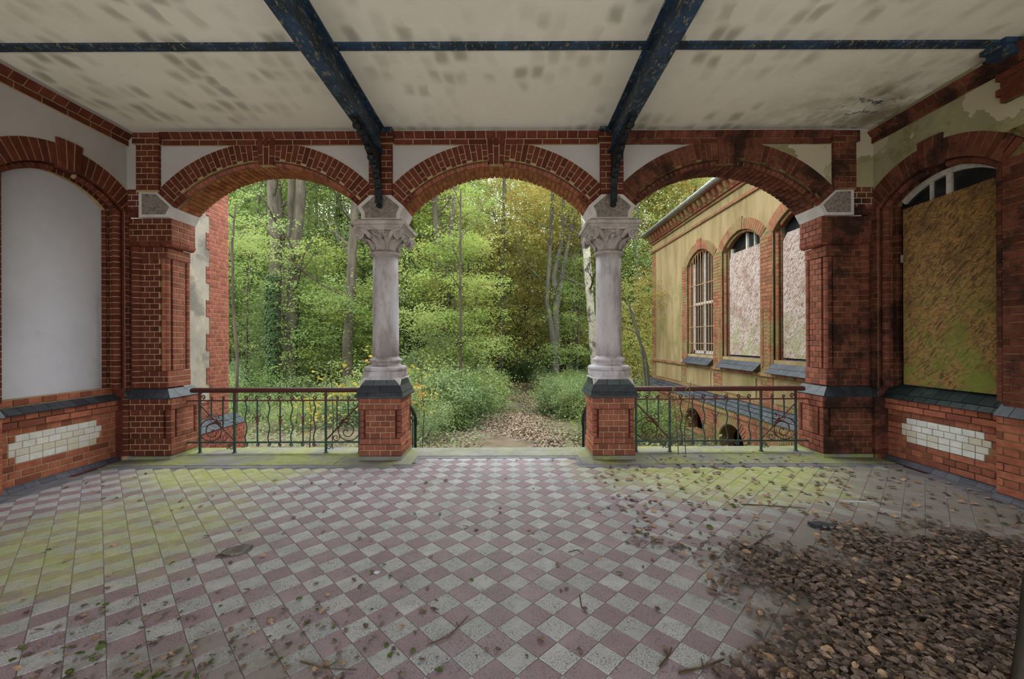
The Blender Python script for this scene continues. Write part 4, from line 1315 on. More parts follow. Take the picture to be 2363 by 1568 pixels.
# ------------------------------------------------------------------ iron railings
YR = 5.85
def railing(sg, label):
    """drawn for the left bay and mirrored for the right one"""
    X = lambda x: sg * -x          # x given for the left bay (negative numbers)
    e = empty('iron_railing', (sg * 3.08, YR, .02), label, 'railing')
    P = lambda x, z, y=0.: (sg * abs(x), YR + y, z)
    def part(name, mat, fn, smooth=True):
        mb = MB(); fn(mb); o = mb.build(name, mat, e)
        auto_smooth(o); return o
    part('handrail', 'iron_red', lambda m: m.tube([P(4.33, .905), P(4.30, .908), P(1.87, .908)], [.03, .036, .036], 12))
    part('upper_rail', 'iron_red', lambda m: m.box(*sorted((P(4.40, 0)[0], P(1.83, 0)[0])), YR - .011, YR + .011, .752, .772))
    part('lower_rail', 'iron_green', lambda m: m.box(*sorted((P(4.40, 0)[0], P(1.83, 0)[0])), YR - .011, YR + .011, .16, .182))
    for k, x in enumerate((4.21, 3.72, 2.43, 1.955)):
        zb = .02 if k < 3 else .02
        part('post', 'iron_green', lambda m: m.box(P(x, 0)[0] - .013, P(x, 0)[0] + .013, YR - .013, YR + .013, zb, .76))
        part('post_top', 'iron_red', lambda m: m.box(P(x, 0)[0] - .0135, P(x, 0)[0] + .0135, YR - .0135, YR + .0135, .76, .885))
        part('post_foot', 'iron_green', lambda m: m.lathe([(.001, .02), (.035, .02), (.03, .03), (.016, .034), (.001, .034)], P(x, 0), 10))
        if k in (1, 2):
            part('collar', 'iron_green', lambda m: m.lathe([(.001, .44), (.02, .445), (.034, .462), (.02, .47), (.02, .485), (.001, .49)], P(x, 0), 10))
            part('hook', 'iron_green', lambda m: m.tube([P(x - .05, .463), P(x - .025, .455), P(x + .025, .455), P(x + .05, .466)], .005, 5))
    def curl(x, z, dirx, r, mat, up=True, turns=1.15):
        # bar end rolled into a small scroll
        ce = Vector(P(x, z)); ax = Vector((dirx, 0, 0)); u = Vector((0, 0, 1 if up else -1))
        part('curl', mat, lambda m: m.tube(spiral(ce + ax * 0, ax, u, r * .25, r, PI * 1.5 - turns * 2 * PI, turns, 16), [.007] * 10 + [.009] * 7, 6))
    wav = True
    step = (3.72 - 2.43) / 8
    for k in range(1, 8):
        x = 3.72 - k * step
        if k % 2 == 1:
            pts = [P(x + .013 * math.sin((z - .17) / .136 * PI), z) for z in np.linspace(.17, .765, 40)]
            part('wavy_baluster', 'iron_green', lambda m: m.tube(pts, .0085, 6))
        else:
            part('baluster', 'iron_green', lambda m: m.box(P(x, 0)[0] - .0075, P(x, 0)[0] + .0075, YR - .0075, YR + .0075, .17, .765))
            part('fork', 'iron_red', lambda m: (m.lathe([(.001, .415), (.016, .43), (.013, .445), (.02, .46), (.016, .50), (.009, .53), (.001, .535)], P(x, 0), 8),
                 m.tube([P(x, .50), P(x - .02, .535), P(x - .04, .55), P(x - .047, .575)], [.009, .006, .005, .004], 5),
                 m.tube([P(x, .50), P(x + .02, .535), P(x + .04, .55), P(x + .047, .575)], [.009, .006, .005, .004], 5),
                 m.tube([P(x - .022, .425), P(x, .435), P(x + .022, .425)], .005, 5)))
        curl(x, .803, sg if k % 2 else -sg, .03, 'iron_red')
        curl(x, .135, sg if k < 4 else -sg, .026, 'iron_green', False)
    for (xa, xb, q) in ((4.21, 3.72, 1), (1.955, 2.43, -1)):
        # triangular end panels: two short bars, diagonal, scrolls
        D = xb - xa                                   # signed distance from outer post to inner post
        for f in (1 / 3, 2 / 3):
            x = xa + D * f
            zlow = .70 - (.70 - .20) * f
            part('short_baluster', 'iron_green', lambda m: m.box(P(x, 0)[0] - .0075, P(x, 0)[0] + .0075, YR - .0075, YR + .0075, zlow, .765))
            curl(x, .80, sg * (1 if f < .5 else 1), .024, 'iron_red')
        curl(xa + D * .09, .815, sg, .032, 'iron_red')
        part('diagonal_bar', 'iron_red', lambda m: m.tube([P(xa, .705), P(xb, .195)], .0105, 6))
        dx = Vector(P(xb, 0)) - Vector(P(xa, 0)); dx.normalize()
        up = Vector((0, 0, 1))
        cA = Vector(P(xa + D * .30, .325))
        pts = spiral(cA, dx, up, .018, .118, .2, 1.9, 46)
        def big(m):
            rr_ = .155
            c0 = Vector(P(xa + D * .315, .345))
            path = [c0 + dx * (rr_ * math.cos(t)) + up * (rr_ * math.sin(t)) for t in np.linspace(1.0, 1.0 + PI * 1.55, 26)]
            t = 1.0 + PI * 1.55
            cur = []
            n = 40
            c1 = c0 + dx * .03 + up * -.03
            for i in range(n + 1):
                f = i / n
                r = .125 * (1 - f) ** 1.1 + .012
                a = t + f * 2 * PI * 1.55
                cc = c0.lerp(c1, min(1, f * 2.2))
                r0 = rr_ if i == 0 else r + (rr_ - .137) * max(0, 1 - f * 5)
                cur.append(cc + dx * (r0 * math.cos(a)) + up * (r0 * math.sin(a)))
            m.tube([Vector(P(xa + D * .62, .43))] + path + cur, .0075, 6)
        part('large_scroll', 'iron_red', big)
        part('small_scroll', 'iron_red', lambda m: m.tube([Vector(P(xa + D * .52, .22))] + spiral(Vector(P(xa + D * .70, .235)), dx * -1, up, .055, .01, .5, -1.35, 26), .0065, 6))
        part('upper_scroll', 'iron_red', lambda m: m.tube([Vector(P(xa + D * .62, .42)), Vector(P(xa + D * .50, .47)), Vector(P(xa + D * .465, .51))] + spiral(Vector(P(xa + D * .58, .525)), dx * -1, up, .058, .01, .1, -1.3, 26), .0065, 6))
        part('tendril', 'iron_red', lambda m: m.tube([P(xa + D * f, z) for f, z in ((.45, .455), (.36, .46), (.31, .485), (.30, .52), (.25, .535), (.19, .53), (.16, .555), (.12, .575))], [.007, .007, .006, .006, .005, .005, .004, .004], 5))
        xi = xb
        part('foot_scroll', 'iron_green', lambda m: m.tube(spiral(Vector(P(xb - D * .10, .105)), dx, up, .01, .042, .4, 1.3, 20) + [Vector(P(xb - D * .20, .075)), Vector(P(xb - D * .235, .095))], .0065, 6))
    return e
railing(-1, 'wrought iron railing with scrolls in the left arch')
railing(1, 'wrought iron railing with scrolls in the right arch, weed growing through')
def stair_rail(sg, label):
    e = empty('stair_railing', (sg * 1.34, 6.4, -.3), label, 'railing')
    x = sg * 1.34
    mb = MB(); mb.tube([(x, 6.02, .72), (x, 6.35, .55), (x, 6.56, .43), (x, 6.62, .36), (x, 6.63, .25)], .026, 10); mb.build('handrail', 'iron_black', e, smooth=True)
    mb = MB(); mb.tube([(x, 6.05, .58), (x, 6.6, .28)], .010, 6); mb.build('upper_rail', 'iron_black', e)
    for y, z in ((6.15, .65), (6.28, .58), (6.41, .5), (6.52, .44)):
        mb = MB(); mb.tube([(x, y, -.45), (x, y, z)], .008, 5); mb.build('baluster', 'iron_black', e)
    mb = MB(); mb.tube([(x, 6.63, -.55), (x, 6.63, .28)], .017, 6); mb.build('post', 'iron_black', e)
stair_rail(-1, 'short black stair railing behind the left pedestal')
stair_rail(1, 'short black stair railing behind the right pedestal')

# ------------------------------------------------------------------ building wing seen through the right arch
FW = Frame((5.30, 0, 0), (0, -1, 0), (-1, 0, 0))
wing = empty('building_wing', (5.3, 10.5, -.95), 'yellow plastered brick wing with arched windows beyond the right arch', 'building')
WINS = (-11.19, -9.22, -7.28); WH = .76; WR = 1.04; WZ = 2.99; SILL = 1.2
mb = MB()
arched_face(mb, FW, -14.9, -6.06, .0, 5.2, [(q, WH, SILL, WR, WZ) for q in WINS], .2, 0, 1)
mb.cur = 0
mb.quad(FW.p(-14.9, -1.2), FW.p(-14.9, 5.2), FW.p(-14.9, 5.2, -4), FW.p(-14.9, -1.2, -4))
wallw = mb.build('wall', ['plaster_yellow', 'brick_mossy'], wing)
mb = MB(); mb.box(5.62, 9.3, 6.3, 14.85, -1.2, 5.2); mb.build('building_core', 'dark_void', wing)
wk = Kit(wing); wm = MB()
ROLL_CORE = wm
zs = WZ + math.sqrt(WR * WR - WH * WH)
for q in WINS:
    a = math.asin(WH / WR) + .03
    ring_band(wm, FW, q, WZ, WR, WR + .24, a, -.02, .012, 24)
    voussoirs(wk, FW, q, WZ, WR, WR + .24, a, 25, 'brick_mossy', .02, None, .04, key=(1.1, .06, 0, .015))
    arch_roll(wk, FW, q, WZ, WR - .03, -a + .2, a - .2, 15, .03, -.06, 'brick_mossy')
    for g in (-1, 1):
        post_roll(wk, FW, q + g * (WH - .03), SILL, int((zs - SILL) / CH), .03, -.06, 'brick_mossy')
        fbox(wm, FW, *sorted((q + g * (WH - .06), q + g * (WH - .0))), SILL, zs + .1, -.2, -.12)
        lay(wk, FW, *sorted((q + g * (WH - .07), q + g * WH)), SILL, int((zs - SILL) / CH), 'brick_mossy', -.115, 'header', .05, unit=.07)
# brick piers between the windows, brick strips at the ends
for (s0, s1) in ((-12.3, WINS[0] - WH), (WINS[0] + WH, WINS[1] - WH), (WINS[1] + WH, WINS[2] - WH), (WINS[2] + WH, -6.06), (-14.9, -14.55)):
    ztop = zs + .05 if s0 > -14 else 4.68
    fbox(wm, FW, s0, s1, .22, ztop, -.02, .012)
    n = int((ztop - .30) / CH)
    lay(wk, FW, s0 + .01, s1 - .01, .30, n, 'brick_mossy', .02, 'flemish', .04)
    if s0 > -14 and s1 < -6.1:
        for q in ((s0 + s1) / 2 - .12, (s0 + s1) / 2 + .12):
            post_roll(wk, FW, q, 1.05, 17, .04, .01, 'brick_mossy')
# plaster panels below the sills, brick courses between
for (s0, s1) in ((-14.45, -12.35), (-11.95, -10.55), (-9.95, -8.6), (-8.0, -6.6)):
    mb = MB(); fbox(mb, FW, s0, s1, .36, .80, .0, .028); mb.build('plaster_panel', 'plaster_yellow', wing)
for (z0, n, d) in ((.855, 1, .06), (.245, 1, .03), (4.69, 1, .045), (4.98, 1, .05)):
    fbox(wm, FW, -14.9, -6.06, z0, z0 + CH * n, -.01, d - .01)
    lay(wk, FW, -14.9, -6.06, z0, n, 'brick_mossy', d, 'stretcher', .08)
# dentils, eaves, gutter, roof
dt = MB()
for i in range(33):
    s0 = -14.85 + i * .265
    mb = MB(); V = []
    pr = [(5.06, .04), (5.06, .10), (5.10, .16), (5.16, .20), (5.25, .24), (5.25, .04)]
    mb.prism(pr, lambda z, d, t: FW.p(t, z, d), s0, s0 + .12); mb.build('dentil', 'brick_mossy', wing)
mb = MB(); fbox(mb, FW, -14.95, -6.06, 5.05, 5.26, -.3, .10); mb.build('eaves_wall', 'brick_mossy', wing)
mb = MB(); fbox(mb, FW, -14.98, -6.06, 5.25, 5.30, -.3, .30); mb.build('eaves_board', 'brick_mossy', wing)
mb = MB(); mb.tube([FW.p(-15.0, 5.33, .36), FW.p(-6.06, 5.33, .36)], .05, 10); mb.build('gutter', 'gutter', wing, smooth=True)
mb = MB(); mb.add([FW.p(-15.05, 5.36, .34), FW.p(-6.06, 5.36, .34), FW.p(-6.06, 7.2, -2.6), FW.p(-15.05, 7.2, -2.6), FW.p(-15.05, 5.30, .34), FW.p(-6.06, 5.30, .34), FW.p(-6.06, 7.1, -2.6), FW.p(-15.05, 7.1, -2.6)],
                  [(0, 1, 2, 3), (7, 6, 5, 4), (0, 4, 5, 1), (1, 5, 6, 2), (2, 6, 7, 3), (3, 7, 4, 0)]); mb.build('roof', 'roof_slate', wing)
# window sills of slates
for wi, q in enumerate(WINS):
    rows = [(1.23, -.16, 1.13, -.02), (1.13, -.0, 1.04, .08), (1.035, .09, .95, .17)]
    for (zb, db, za, da) in rows:
        n = 10; w = 2 * (WH + .02) / n
        for i in range(n):
            sl(None, FW, q - WH - .02 + i * w, q - WH - .02 + (i + 1) * w, za, da + .012, zb, db, 'slate', 'slate', wing, .016, .002)
# plinth with slate ledge and cellar arches
PL = .22
FPn = Frame((5.30 - PL, 0, 0), (0, -1, 0), (-1, 0, 0))
mb = MB()
arched_face(mb, FPn, -15.1, -6.2, -1.3, .03, [(-11.1, .52, -.85, .56, -.80), (-9.2, .52, -.95, .56, -.86), (-7.3, .52, -.95, .56, -.86)], .35, 0, 1)
mb.quad(FPn.p(-15.1, -1.3), FPn.p(-15.1, .03), FPn.p(-15.1, .03, -1), FPn.p(-15.1, -1.3, -1))
mb.build('plinth_wall', ['mortar_mossy', 'brick_mossy'], wing)
mb = MB(); fbox(mb, FPn, -15.0, -6.2, -1.3, .0, -.7, -.36); mb.build('plinth_core', 'dark_void', wing)
for q, zc in ((-11.1, -.80), (-9.2, -.86), (-7.3, -.86)):
    voussoirs(wk, FPn, q, zc, .57, .80, 1.15, 21, 'brick_mossy', .015, None, .04)
def inarch(s, z):
    for q, zc in ((-11.1, -.80), (-9.2, -.86), (-7.3, -.86)):
        if (s - q) ** 2 + (z - zc) ** 2 < .80 ** 2 and z > zc: return True
        if abs(s - q) < .58 and z <= zc: return True
    return False
lay(wk, FPn, -15.1, -6.2, -1.28, 15, 'brick_mossy', .012, 'flemish', .03, skip=inarch)
lay(wk, FPn, -15.1, -6.2, -.10, 1, 'brick_mossy', .04, 'header', .06)
for (za, da, zb, db) in ((.02, .25, .09, .17), (.095, .175, .165, .085), (.17, .09, .235, .0)):
    n = 52; w = (15.1 - 6.1) / n
    for i in range(n):
        wk.add('slate', ('p', ((-.05, 0), (-.05, .014), (.05, .014), (.05, 0)), round(w - .006, 3)),
               FW.mat(-15.1 + (i + .5) * w, (za + zb) / 2, (da + db) / 2 - .004) @ Matrix.Rotation(-math.atan2(da - db, zb - za), 4, 'X'), 'slate')
wm.build('mortar', 'mortar_mossy', wing)
wk.finish()
# window 1: frame, panes and iron bars
q = WINS[0]
fm = MB()
for (a, b) in ((q - .66, q - .60), (q + .60, q + .66), (q - .03, q + .03)):
    fbox(fm, FW, a, b, 1.22, 3.75 if abs(a + .03 - q) > .1 else 3.98, -.19, -.14)
fbox(fm, FW, q - .66, q + .66, 1.22, 1.30, -.19, -.14); fbox(fm, FW, q - .66, q + .66, 2.55, 2.63, -.19, -.13)
wf = fm.build('window_frame', 'wood_white', wing)
for (a, b) in ((q - .60, q - .03), (q + .03, q + .60)):
    for (z0, z1) in ((1.30, 2.55), (2.63, 4.0)):
        mb = MB(); fbox(mb, FW, a, b, z0, z1, -.18, -.17); mb.build('pane', 'glass_dark', wf)
gr = MB(); gr.tube([FW.p(q - .72, 1.5, -.03), FW.p(q + .72, 1.5, -.03)], .012, 6)
grille = gr.build('window_grille', 'rust_bar', wing)
for z in (1.95, 2.55, 3.1):
    mb = MB(); mb.tube([FW.p(q - .72, z, -.03), FW.p(q + .72, z, -.03)], .012, 6); mb.build('cross_bar', 'rust_bar', grille)
for i in range(9):
    x = q - .6 + i * .15
    mb = MB(); mb.tube([FW.p(x, 1.25, -.03), FW.p(x, WZ + math.sqrt(max(0, .98 ** 2 - (x - q) ** 2)), -.03)], .010, 6); mb.build('bar', 'rust_bar', grille)
# window 2 head frame
q = WINS[1]; fm = MB()
for (a, b) in ((q - .66, q - .60), (q + .60, q + .66), (q - .03, q + .03), (q + .28, q + .31)):
    fbox(fm, FW, a, b, 3.2, 3.75 if abs(a - q) > .5 else 3.98, -.20, -.15)
wf2 = fm.build('window_frame', 'wood_white', wing)
mb = MB(); fbox(mb, FW, q - .7, q + .7, 3.2, 4.03, -.20, -.19); mb.build('pane', 'glass_dark', wf2)
q = WINS[2]
mb = MB(); fbox(mb, FW, q - .7, q + .7, 1.2, 4.03, -.2, -.19); mb.build('pane', 'glass_dark', wing)
for q, lab in ((WINS[1], 'weathered grey chipboard over the middle arched window of the yellow wing'), (WINS[2], 'weathered grey chipboard over the nearest arched window of the yellow wing')):
    board(FW, [(q - .66, 1.245), (q + .64, 1.245), (q + .64, 3.62), (q - .54, 3.62), (q - .66, 3.48)], -.14, -.12, 'chipboard_grey', 'chipboard_panel', lab)

# ------------------------------------------------------------------ end of the left wing
FX = Frame((-5.35, 0, 0), (0, 1, 0), (1, 0, 0))
lw = empty('building_wing', (-5.35, 7.2, -.95), 'brick and grey plaster wing end beyond the left arch', 'building')
mb = MB(); mb.box(-6.4, -5.35, 6.06, 8.12, -1.2, 6.6); mb.build('wall', 'plaster_grey', lw)
lk = Kit(lw); lm = MB()
fbox(lm, FX, 7.60, 8.115, .2, 6.6, -.01, .006)
for k in range(82):
    s0 = 7.52 if (k // 4) % 2 == 0 else 7.60
    lay(lk, FX, s0, 8.12, .2 + k * CH, 1, 'brick_red', .014, 'mixed' if k % 2 else 'header', .03, phase=k)
lay(lk, FX, 6.06, 7.6, .2, 4, 'brick_red', .014, 'mixed', .03)
fbox(lm, FX, 6.06, 7.6, .2, .5, -.01, .006)
fbox(lm, FX, 6.06, 8.26, -1.2, .0, -.3, .22); fbox(lm, FX, 8.115, 8.13, .0, 6.6, -1.0, -.004)
lay(lk, FX, 6.2, 8.27, -1.16, 15, 'brick_red', .23, 'header', .03)
for (za, da, zb, db) in ((.0, .25, .09, .14), (.095, .145, .185, .03)):
    for i in range(16):
        w = (8.27 - 6.1) / 16
        lk.add('slate', ('p', ((-.068, 0), (-.068, .014), (.068, .014), (.068, 0)), round(w - .006, 3)),
               FX.mat(6.1 + (i + .5) * w, (za + zb) / 2, (da + db) / 2 - .004) @ Matrix.Rotation(-math.atan2(da - db, zb - za), 4, 'X'), 'slate')
lm.build('mortar', 'mortar', lw)
lk.finish()
# ------------------------------------------------------------------ ground and woodland
GZ = -.95
def gheight(x, y):
    return GZ + .07 * math.sin(x * .7 + 1.3) * math.cos(y * .45) + .05 * math.sin(x * 1.9 + y * 1.1)
nx, ny = 70, 60
gx = np.linspace(-75, 75, nx); gy = np.linspace(6.0, 95, ny)
V = np.array([(x, y, gheight(x, y)) for y in gy for x in gx])
F = np.array([(j * nx + i, j * nx + i + 1, (j + 1) * nx + i + 1, (j + 1) * nx + i) for j in range(ny - 1) for i in range(nx - 1)])
me = raw_mesh('ground', V, F); me.materials.append(MAT['soil'])
ground = bpy.data.objects.new('ground', me); COL.objects.link(ground); tag(ground, kind='structure')
mb = MB(); mb.box(-75, 75, -40, 6.0, -1.0, -.35)
tag(mb.build('bounce_forecourt', 'bounce_gravel'), kind='structure')  # added unseen ground behind the camera, reflects daylight onto the ceiling

def leaf_quads(P, D, N, L, W):
    """leaves as folded kites: base P, direction D, normal N, length L, width W (arrays)"""
    S_ = np.cross(D, N)
    S_ /= np.linalg.norm(S_, axis=1, keepdims=True) + 1e-9
    L = L[:, None]; W = W[:, None]
    a = P; b = P + D * L * .45 + S_ * W * .5 + N * W * .12; c = P + D * L; d = P + D * L * .45 - S_ * W * .5 + N * W * .12
    V = np.stack([a, b, c, d], 1).reshape(-1, 3)
    F = np.arange(len(P) * 4).reshape(-1, 4)
    return V, F

def unit(a):
    return a / (np.linalg.norm(a, axis=1, keepdims=True) + 1e-9)

def crown(seed, ns, per, rx, rz, leaf, spray=.55, flat=.35, hollow=.5):
    g = np.random.default_rng(seed)
    u = unit(g.normal(size=(ns, 3)))
    r = g.random((ns, 1)) ** hollow
    C = u * r * np.array([rx, rx, rz])
    # rough the outline into boughs
    bump = 1 + .25 * np.sin(u[:, :1] * 5 + seed) * np.cos(u[:, 2:] * 4 + seed * 2)
    C = C * bump
    k = np.repeat(np.arange(ns), per)
    n = len(k)
    sn = unit(np.stack([g.normal(size=ns) * flat, g.normal(size=ns) * flat, np.ones(ns)], 1))
    ang = g.random(n) * 2 * PI
    rad = np.sqrt(g.random(n)) * spray * (0.6 + .8 * g.random(ns))[k]
    t1 = unit(np.cross(sn, np.array([[0.3, 1., .1]]))); t2 = np.cross(sn, t1)
    P = C[k] + t1[k] * (np.cos(ang) * rad)[:, None] + t2[k] * (np.sin(ang) * rad)[:, None] * .75 + sn[k] * (g.normal(size=n) * .06)[:, None]
    P[:, 2] -= .25 * rad ** 2
    D = unit(t1[k] * np.cos(ang + g.normal(size=n) * .7)[:, None] + t2[k] * np.sin(ang + g.normal(size=n) * .7)[:, None] + g.normal(size=(n, 3)) * .25 + np.array([0, 0, -.15]))
    N = unit(sn[k] + g.normal(size=(n, 3)) * .45)
    Ls = leaf * (.7 + .6 * g.random(n))
    V, F = leaf_quads(P, D, N, Ls, Ls * .58)
    me = raw_mesh('foliage', V, F)
    me.materials.append(MAT['leaf_green'])
    return me

CROWN = [crown(11, 300, 26, 3.5, 3.0, .125, .6, .6), crown(12, 290, 26, 3.1, 3.6, .12, .6, .6), crown(13, 310, 26, 3.8, 2.6, .13, .6, .55), crown(14, 280, 27, 3.1, 2.8, .115, .6, .6)]
FLAT = [crown(21, 60, 26, 1.9, .9, .10, .5, .28), crown(22, 54, 26, 1.7, .75, .105, .5, .26)]
LOOSE = [crown(31, 120, 40, 2.6, 2.4, .11, .5), crown(32, 110, 40, 2.3, 2.8, .115, .5)]
SHRUB = [crown(41, 110, 30, .85, .62, .062, .25, .5, .4), crown(42, 120, 30, .95, .7, .058, .26, .5, .4), crown(43, 90, 32, .75, .75, .068, .25, .5, .4)]

def foliage(mesh, parent, loc, sc, mat, rz=None):
    o = bpy.data.objects.new('foliage', mesh)
    COL.objects.link(o)
    o.parent = parent
    o.matrix_parent_inverse = Matrix.Translation(-WORLD_INV[parent.name])
    o.location = loc
    o.scale = sc if hasattr(sc, '__len__') else (sc, sc, sc)
    o.rotation_euler = (0, 0, random.random() * 6.28 if rz is None else rz)
    o.material_slots[0].link = 'OBJECT'
    o.material_slots[0].material = MAT[mat]
    return o

def pix(u, v, Y):
    """place in the wood from where it stands in the photograph and its distance"""
    return Vector((CAMX + (u - CU) / FPX * Y, Y, CAMZ - (v - CV) / FPX * Y))

def trunk_mesh(paths, name='trunk'):
    mb = MB()
    for P, R, n in paths: mb.tube(P, R, n)
    return mb

def branch_paths(p0, direction, L, r, g, depth=1, n=6):
    P = [Vector(p0)]; d = Vector(direction).normalized()
    for i in range(n):
        d = (d + Vector((g.uniform(-.25, .25), g.uniform(-.25, .25), g.uniform(-.05, .22)))).normalized()
        P.append(P[-1] + d * (L / n))
    out = [(P, [r * (1 - .8 * i / n) for i in range(n + 1)], 5)]
    if depth:
        for i in (2, 3, 4):
            dd = (P[i + 1] - P[i]).normalized() + Vector((g.uniform(-.9, .9), g.uniform(-.9, .9), g.uniform(-.1, .5)))
            out += branch_paths(P[i], dd, L * .5, r * .45, g, depth - 1, 4)
    return out

def tree(name, stems, mat, label, crowns, group=None, seed=0, nb=8, blen=3., cat='tree', z_b=3.):
    """stems: list of (points, radii)"""
    g = random.Random(seed)
    b = Vector(stems[0][0][0])
    e = empty(name, (b.x, b.y, GZ), label, cat, group)
    for P, R in stems:
        pts = [Vector(p) for p in P]
        # fine wobble
        Q = []; RR = []
        for i in range(len(pts) - 1):
            for k in range(4):
                f = k / 4
                Q.append(pts[i].lerp(pts[i + 1], f) + Vector((g.uniform(-1, 1), g.uniform(-1, 1), 0)) * R[i] * .12)
                RR.append((R[i] * (1 - f) + R[i + 1] * f) * g.uniform(.95, 1.05))
        Q.append(pts[-1]); RR.append(R[-1])
        mb = MB(); mb.tube(Q, RR, 12); o = mb.build('trunk', mat, e, smooth=True)
    bp = []
    allp = stems[0][0]
    z0, z1 = max(z_b, Vector(allp[0]).z + 2), Vector(allp[-1]).z
    for k in range(nb):
        P, R = stems[k % len(stems)]
        pts = [Vector(p) for p in P]
        z = g.uniform(z0, max(z0 + .1, z1 * .95))
        for i in range(len(pts) - 1):
            if pts[i].z <= z <= pts[i + 1].z:
                f = (z - pts[i].z) / (pts[i + 1].z - pts[i].z)
                p = pts[i].lerp(pts[i + 1], f); r = R[i] * (1 - f) + R[i + 1] * f
                a = g.uniform(0, 2 * PI)
                bp += branch_paths(p, (math.cos(a), math.sin(a), g.uniform(.1, .7)), blen * g.uniform(.6, 1.2), max(.015, r * .32), g)
                break
    if bp:
        mb = MB()
        for P, R, n in bp: mb.tube(P, R, n, False)
        mb.build('branches', 'bark_dark' if mat == 'bark_birch' else mat, e, kind='stuff')
    for (mesh, loc, sc, m) in crowns:
        foliage(mesh, e, loc, sc, m)
    return e

def stem_px(pts, Y, widths):
    """stem through photo points (u, v) at distance Y, given pixel widths"""
    P = [pix(u, v, Y) for u, v in pts]
    R = [w * .86 / 2 / FPX * Y for w in widths]
    P[0].z = GZ - .1
    return (P, R)

# --- the trees one can tell apart
def top(Y, v=380): return CAMZ - (v - CV) / FPX * Y
tree('locust_tree', [stem_px([(634, 925, ), (634, 700), (637, 560), (628, 415), (620, 250)], 17, [34, 32, 30, 26, 20])], 'bark',
     'tall furrowed tree with ivy climbing its trunk, seen in the left arch',
     [(LOOSE[0], pix(560, 500, 20), .9, 'leaf_green'), (CROWN[1], pix(630, 330, 21), 1.0, 'leaf_green'), (FLAT[0], pix(590, 560, 16.5), .7, 'leaf_fresh')], 'furrowed trees in the left arch', 1, 6, 2.5)
tree('locust_tree', [stem_px([(668, 925), (672, 760), (680, 620), (692, 470), (700, 300)], 17.6, [34, 32, 30, 26, 20]), stem_px([(664, 925), (668, 760), (671, 600), (674, 420), (680, 280)], 18.6, [22, 20, 19, 18, 14])], 'bark',
     'furrowed twin-stemmed tree just right of the ivy-clad trunk',
     [(CROWN[2], pix(720, 350, 22), 1.0, 'leaf_green'), (LOOSE[1], pix(750, 500, 22), .9, 'leaf_fresh'), (FLAT[1], pix(725, 600, 17), .8, 'leaf_fresh')], 'furrowed trees in the left arch', 2, 7, 2.5)
tree('locust_tree', [stem_px([(652, 925), (655, 700), (650, 550), (640, 400), (630, 280)], 20, [20, 20, 18, 16, 12])], 'bark',
     'slimmer furrowed tree half hidden behind the ivy-clad trunk', [(CROWN[1], pix(590, 420, 24), 1.0, 'leaf_deep')], 'furrowed trees in the left arch', 3, 5, 2.5)
tree('locust_tree', [stem_px([(800, 930), (803, 780), (810, 640), (818, 500), (826, 340)], 16.5, [30, 26, 24, 22, 18])], 'bark',
     'furrowed tree standing just left of the left column', [(LOOSE[0], pix(800, 360, 19.5), .9, 'leaf_fresh'), (FLAT[0], pix(770, 690, 15.5), .7, 'leaf_green')], 'furrowed trees in the left arch', 4, 8, 3)
tree('crooked_sapling', [stem_px([(541, 930), (548, 830), (538, 700), (536, 560), (545, 470)], 11, [9, 8, 7, 6, 4])], 'bark_dark',
     'thin crooked sapling beside the brick corner in the left arch', [(LOOSE[0], pix(560, 560, 12), .6, 'leaf_green')], None, 5, 5, 1.2)
tree('beech_tree', [stem_px([(1012, 960), (1013, 780), (1012, 620), (1005, 480), (1000, 330)], 19, [20, 18, 16, 15, 11])], 'bark',
     'straight brown tree right of the left column, left of a pair', [(LOOSE[0], pix(975, 470, 21.5), .9, 'leaf_fresh'), (FLAT[0], pix(965, 640, 18), 1.1, 'leaf_fresh')], 'pair of trees by the bush', 6, 8, 2.5)
tree('beech_tree', [stem_px([(1030, 960), (1030, 780), (1036, 640), (1046, 480), (1055, 330)], 18.5, [24, 20, 18, 15, 11])], 'bark_dark',
     'straight dark tree, right of the pair behind the bush', [(LOOSE[1], pix(1075, 480, 20.5), .8, 'leaf_green'), (FLAT[1], pix(1060, 700, 19.5), 1.1, 'leaf_fresh')], 'pair of trees by the bush', 7, 8, 2.5)
tree('beech_sapling', [stem_px([(1062, 980), (1062, 800), (1063, 650), (1063, 520), (1064, 440)], 14.5, [9, 8, 7, 6, 4])], 'bark_dark',
     'thin young beech with layered leaf sprays in the middle arch',
     [(FLAT[1], pix(1095, 560, 15.5), .7, 'leaf_fresh'), (FLAT[0], pix(1110, 650, 15.0), .7, 'leaf_fresh'), (FLAT[1], pix(985, 735, 14.6), .9, 'leaf_green'), (FLAT[0], pix(1125, 790, 14.6), .7, 'leaf_green'), (FLAT[1], pix(1010, 790, 15.5), .8, 'leaf_deep'), (LOOSE[1], pix(1085, 480, 16), .45, 'leaf_fresh')], None, 8, 10, 1.6)
tree('stem_cluster', [stem_px([(1150, 930), (1146, 780), (1140, 660), (1132, 560)], 25, [18, 14, 11, 7]), stem_px([(1153, 930), (1158, 780), (1160, 660), (1150, 560)], 25.2, [18, 12, 10, 6]), stem_px([(1146, 930), (1136, 800), (1150, 660), (1168, 560)], 24.8, [14, 11, 9, 6])], 'bark_dark',
     'cluster of dark stems rising beside the path in the middle arch', [(LOOSE[0], pix(1150, 560, 25), 1.0, 'leaf_yellow'), (FLAT[0], pix(1150, 800, 23), 1.3, 'leaf_fresh')], None, 9, 6, 2)
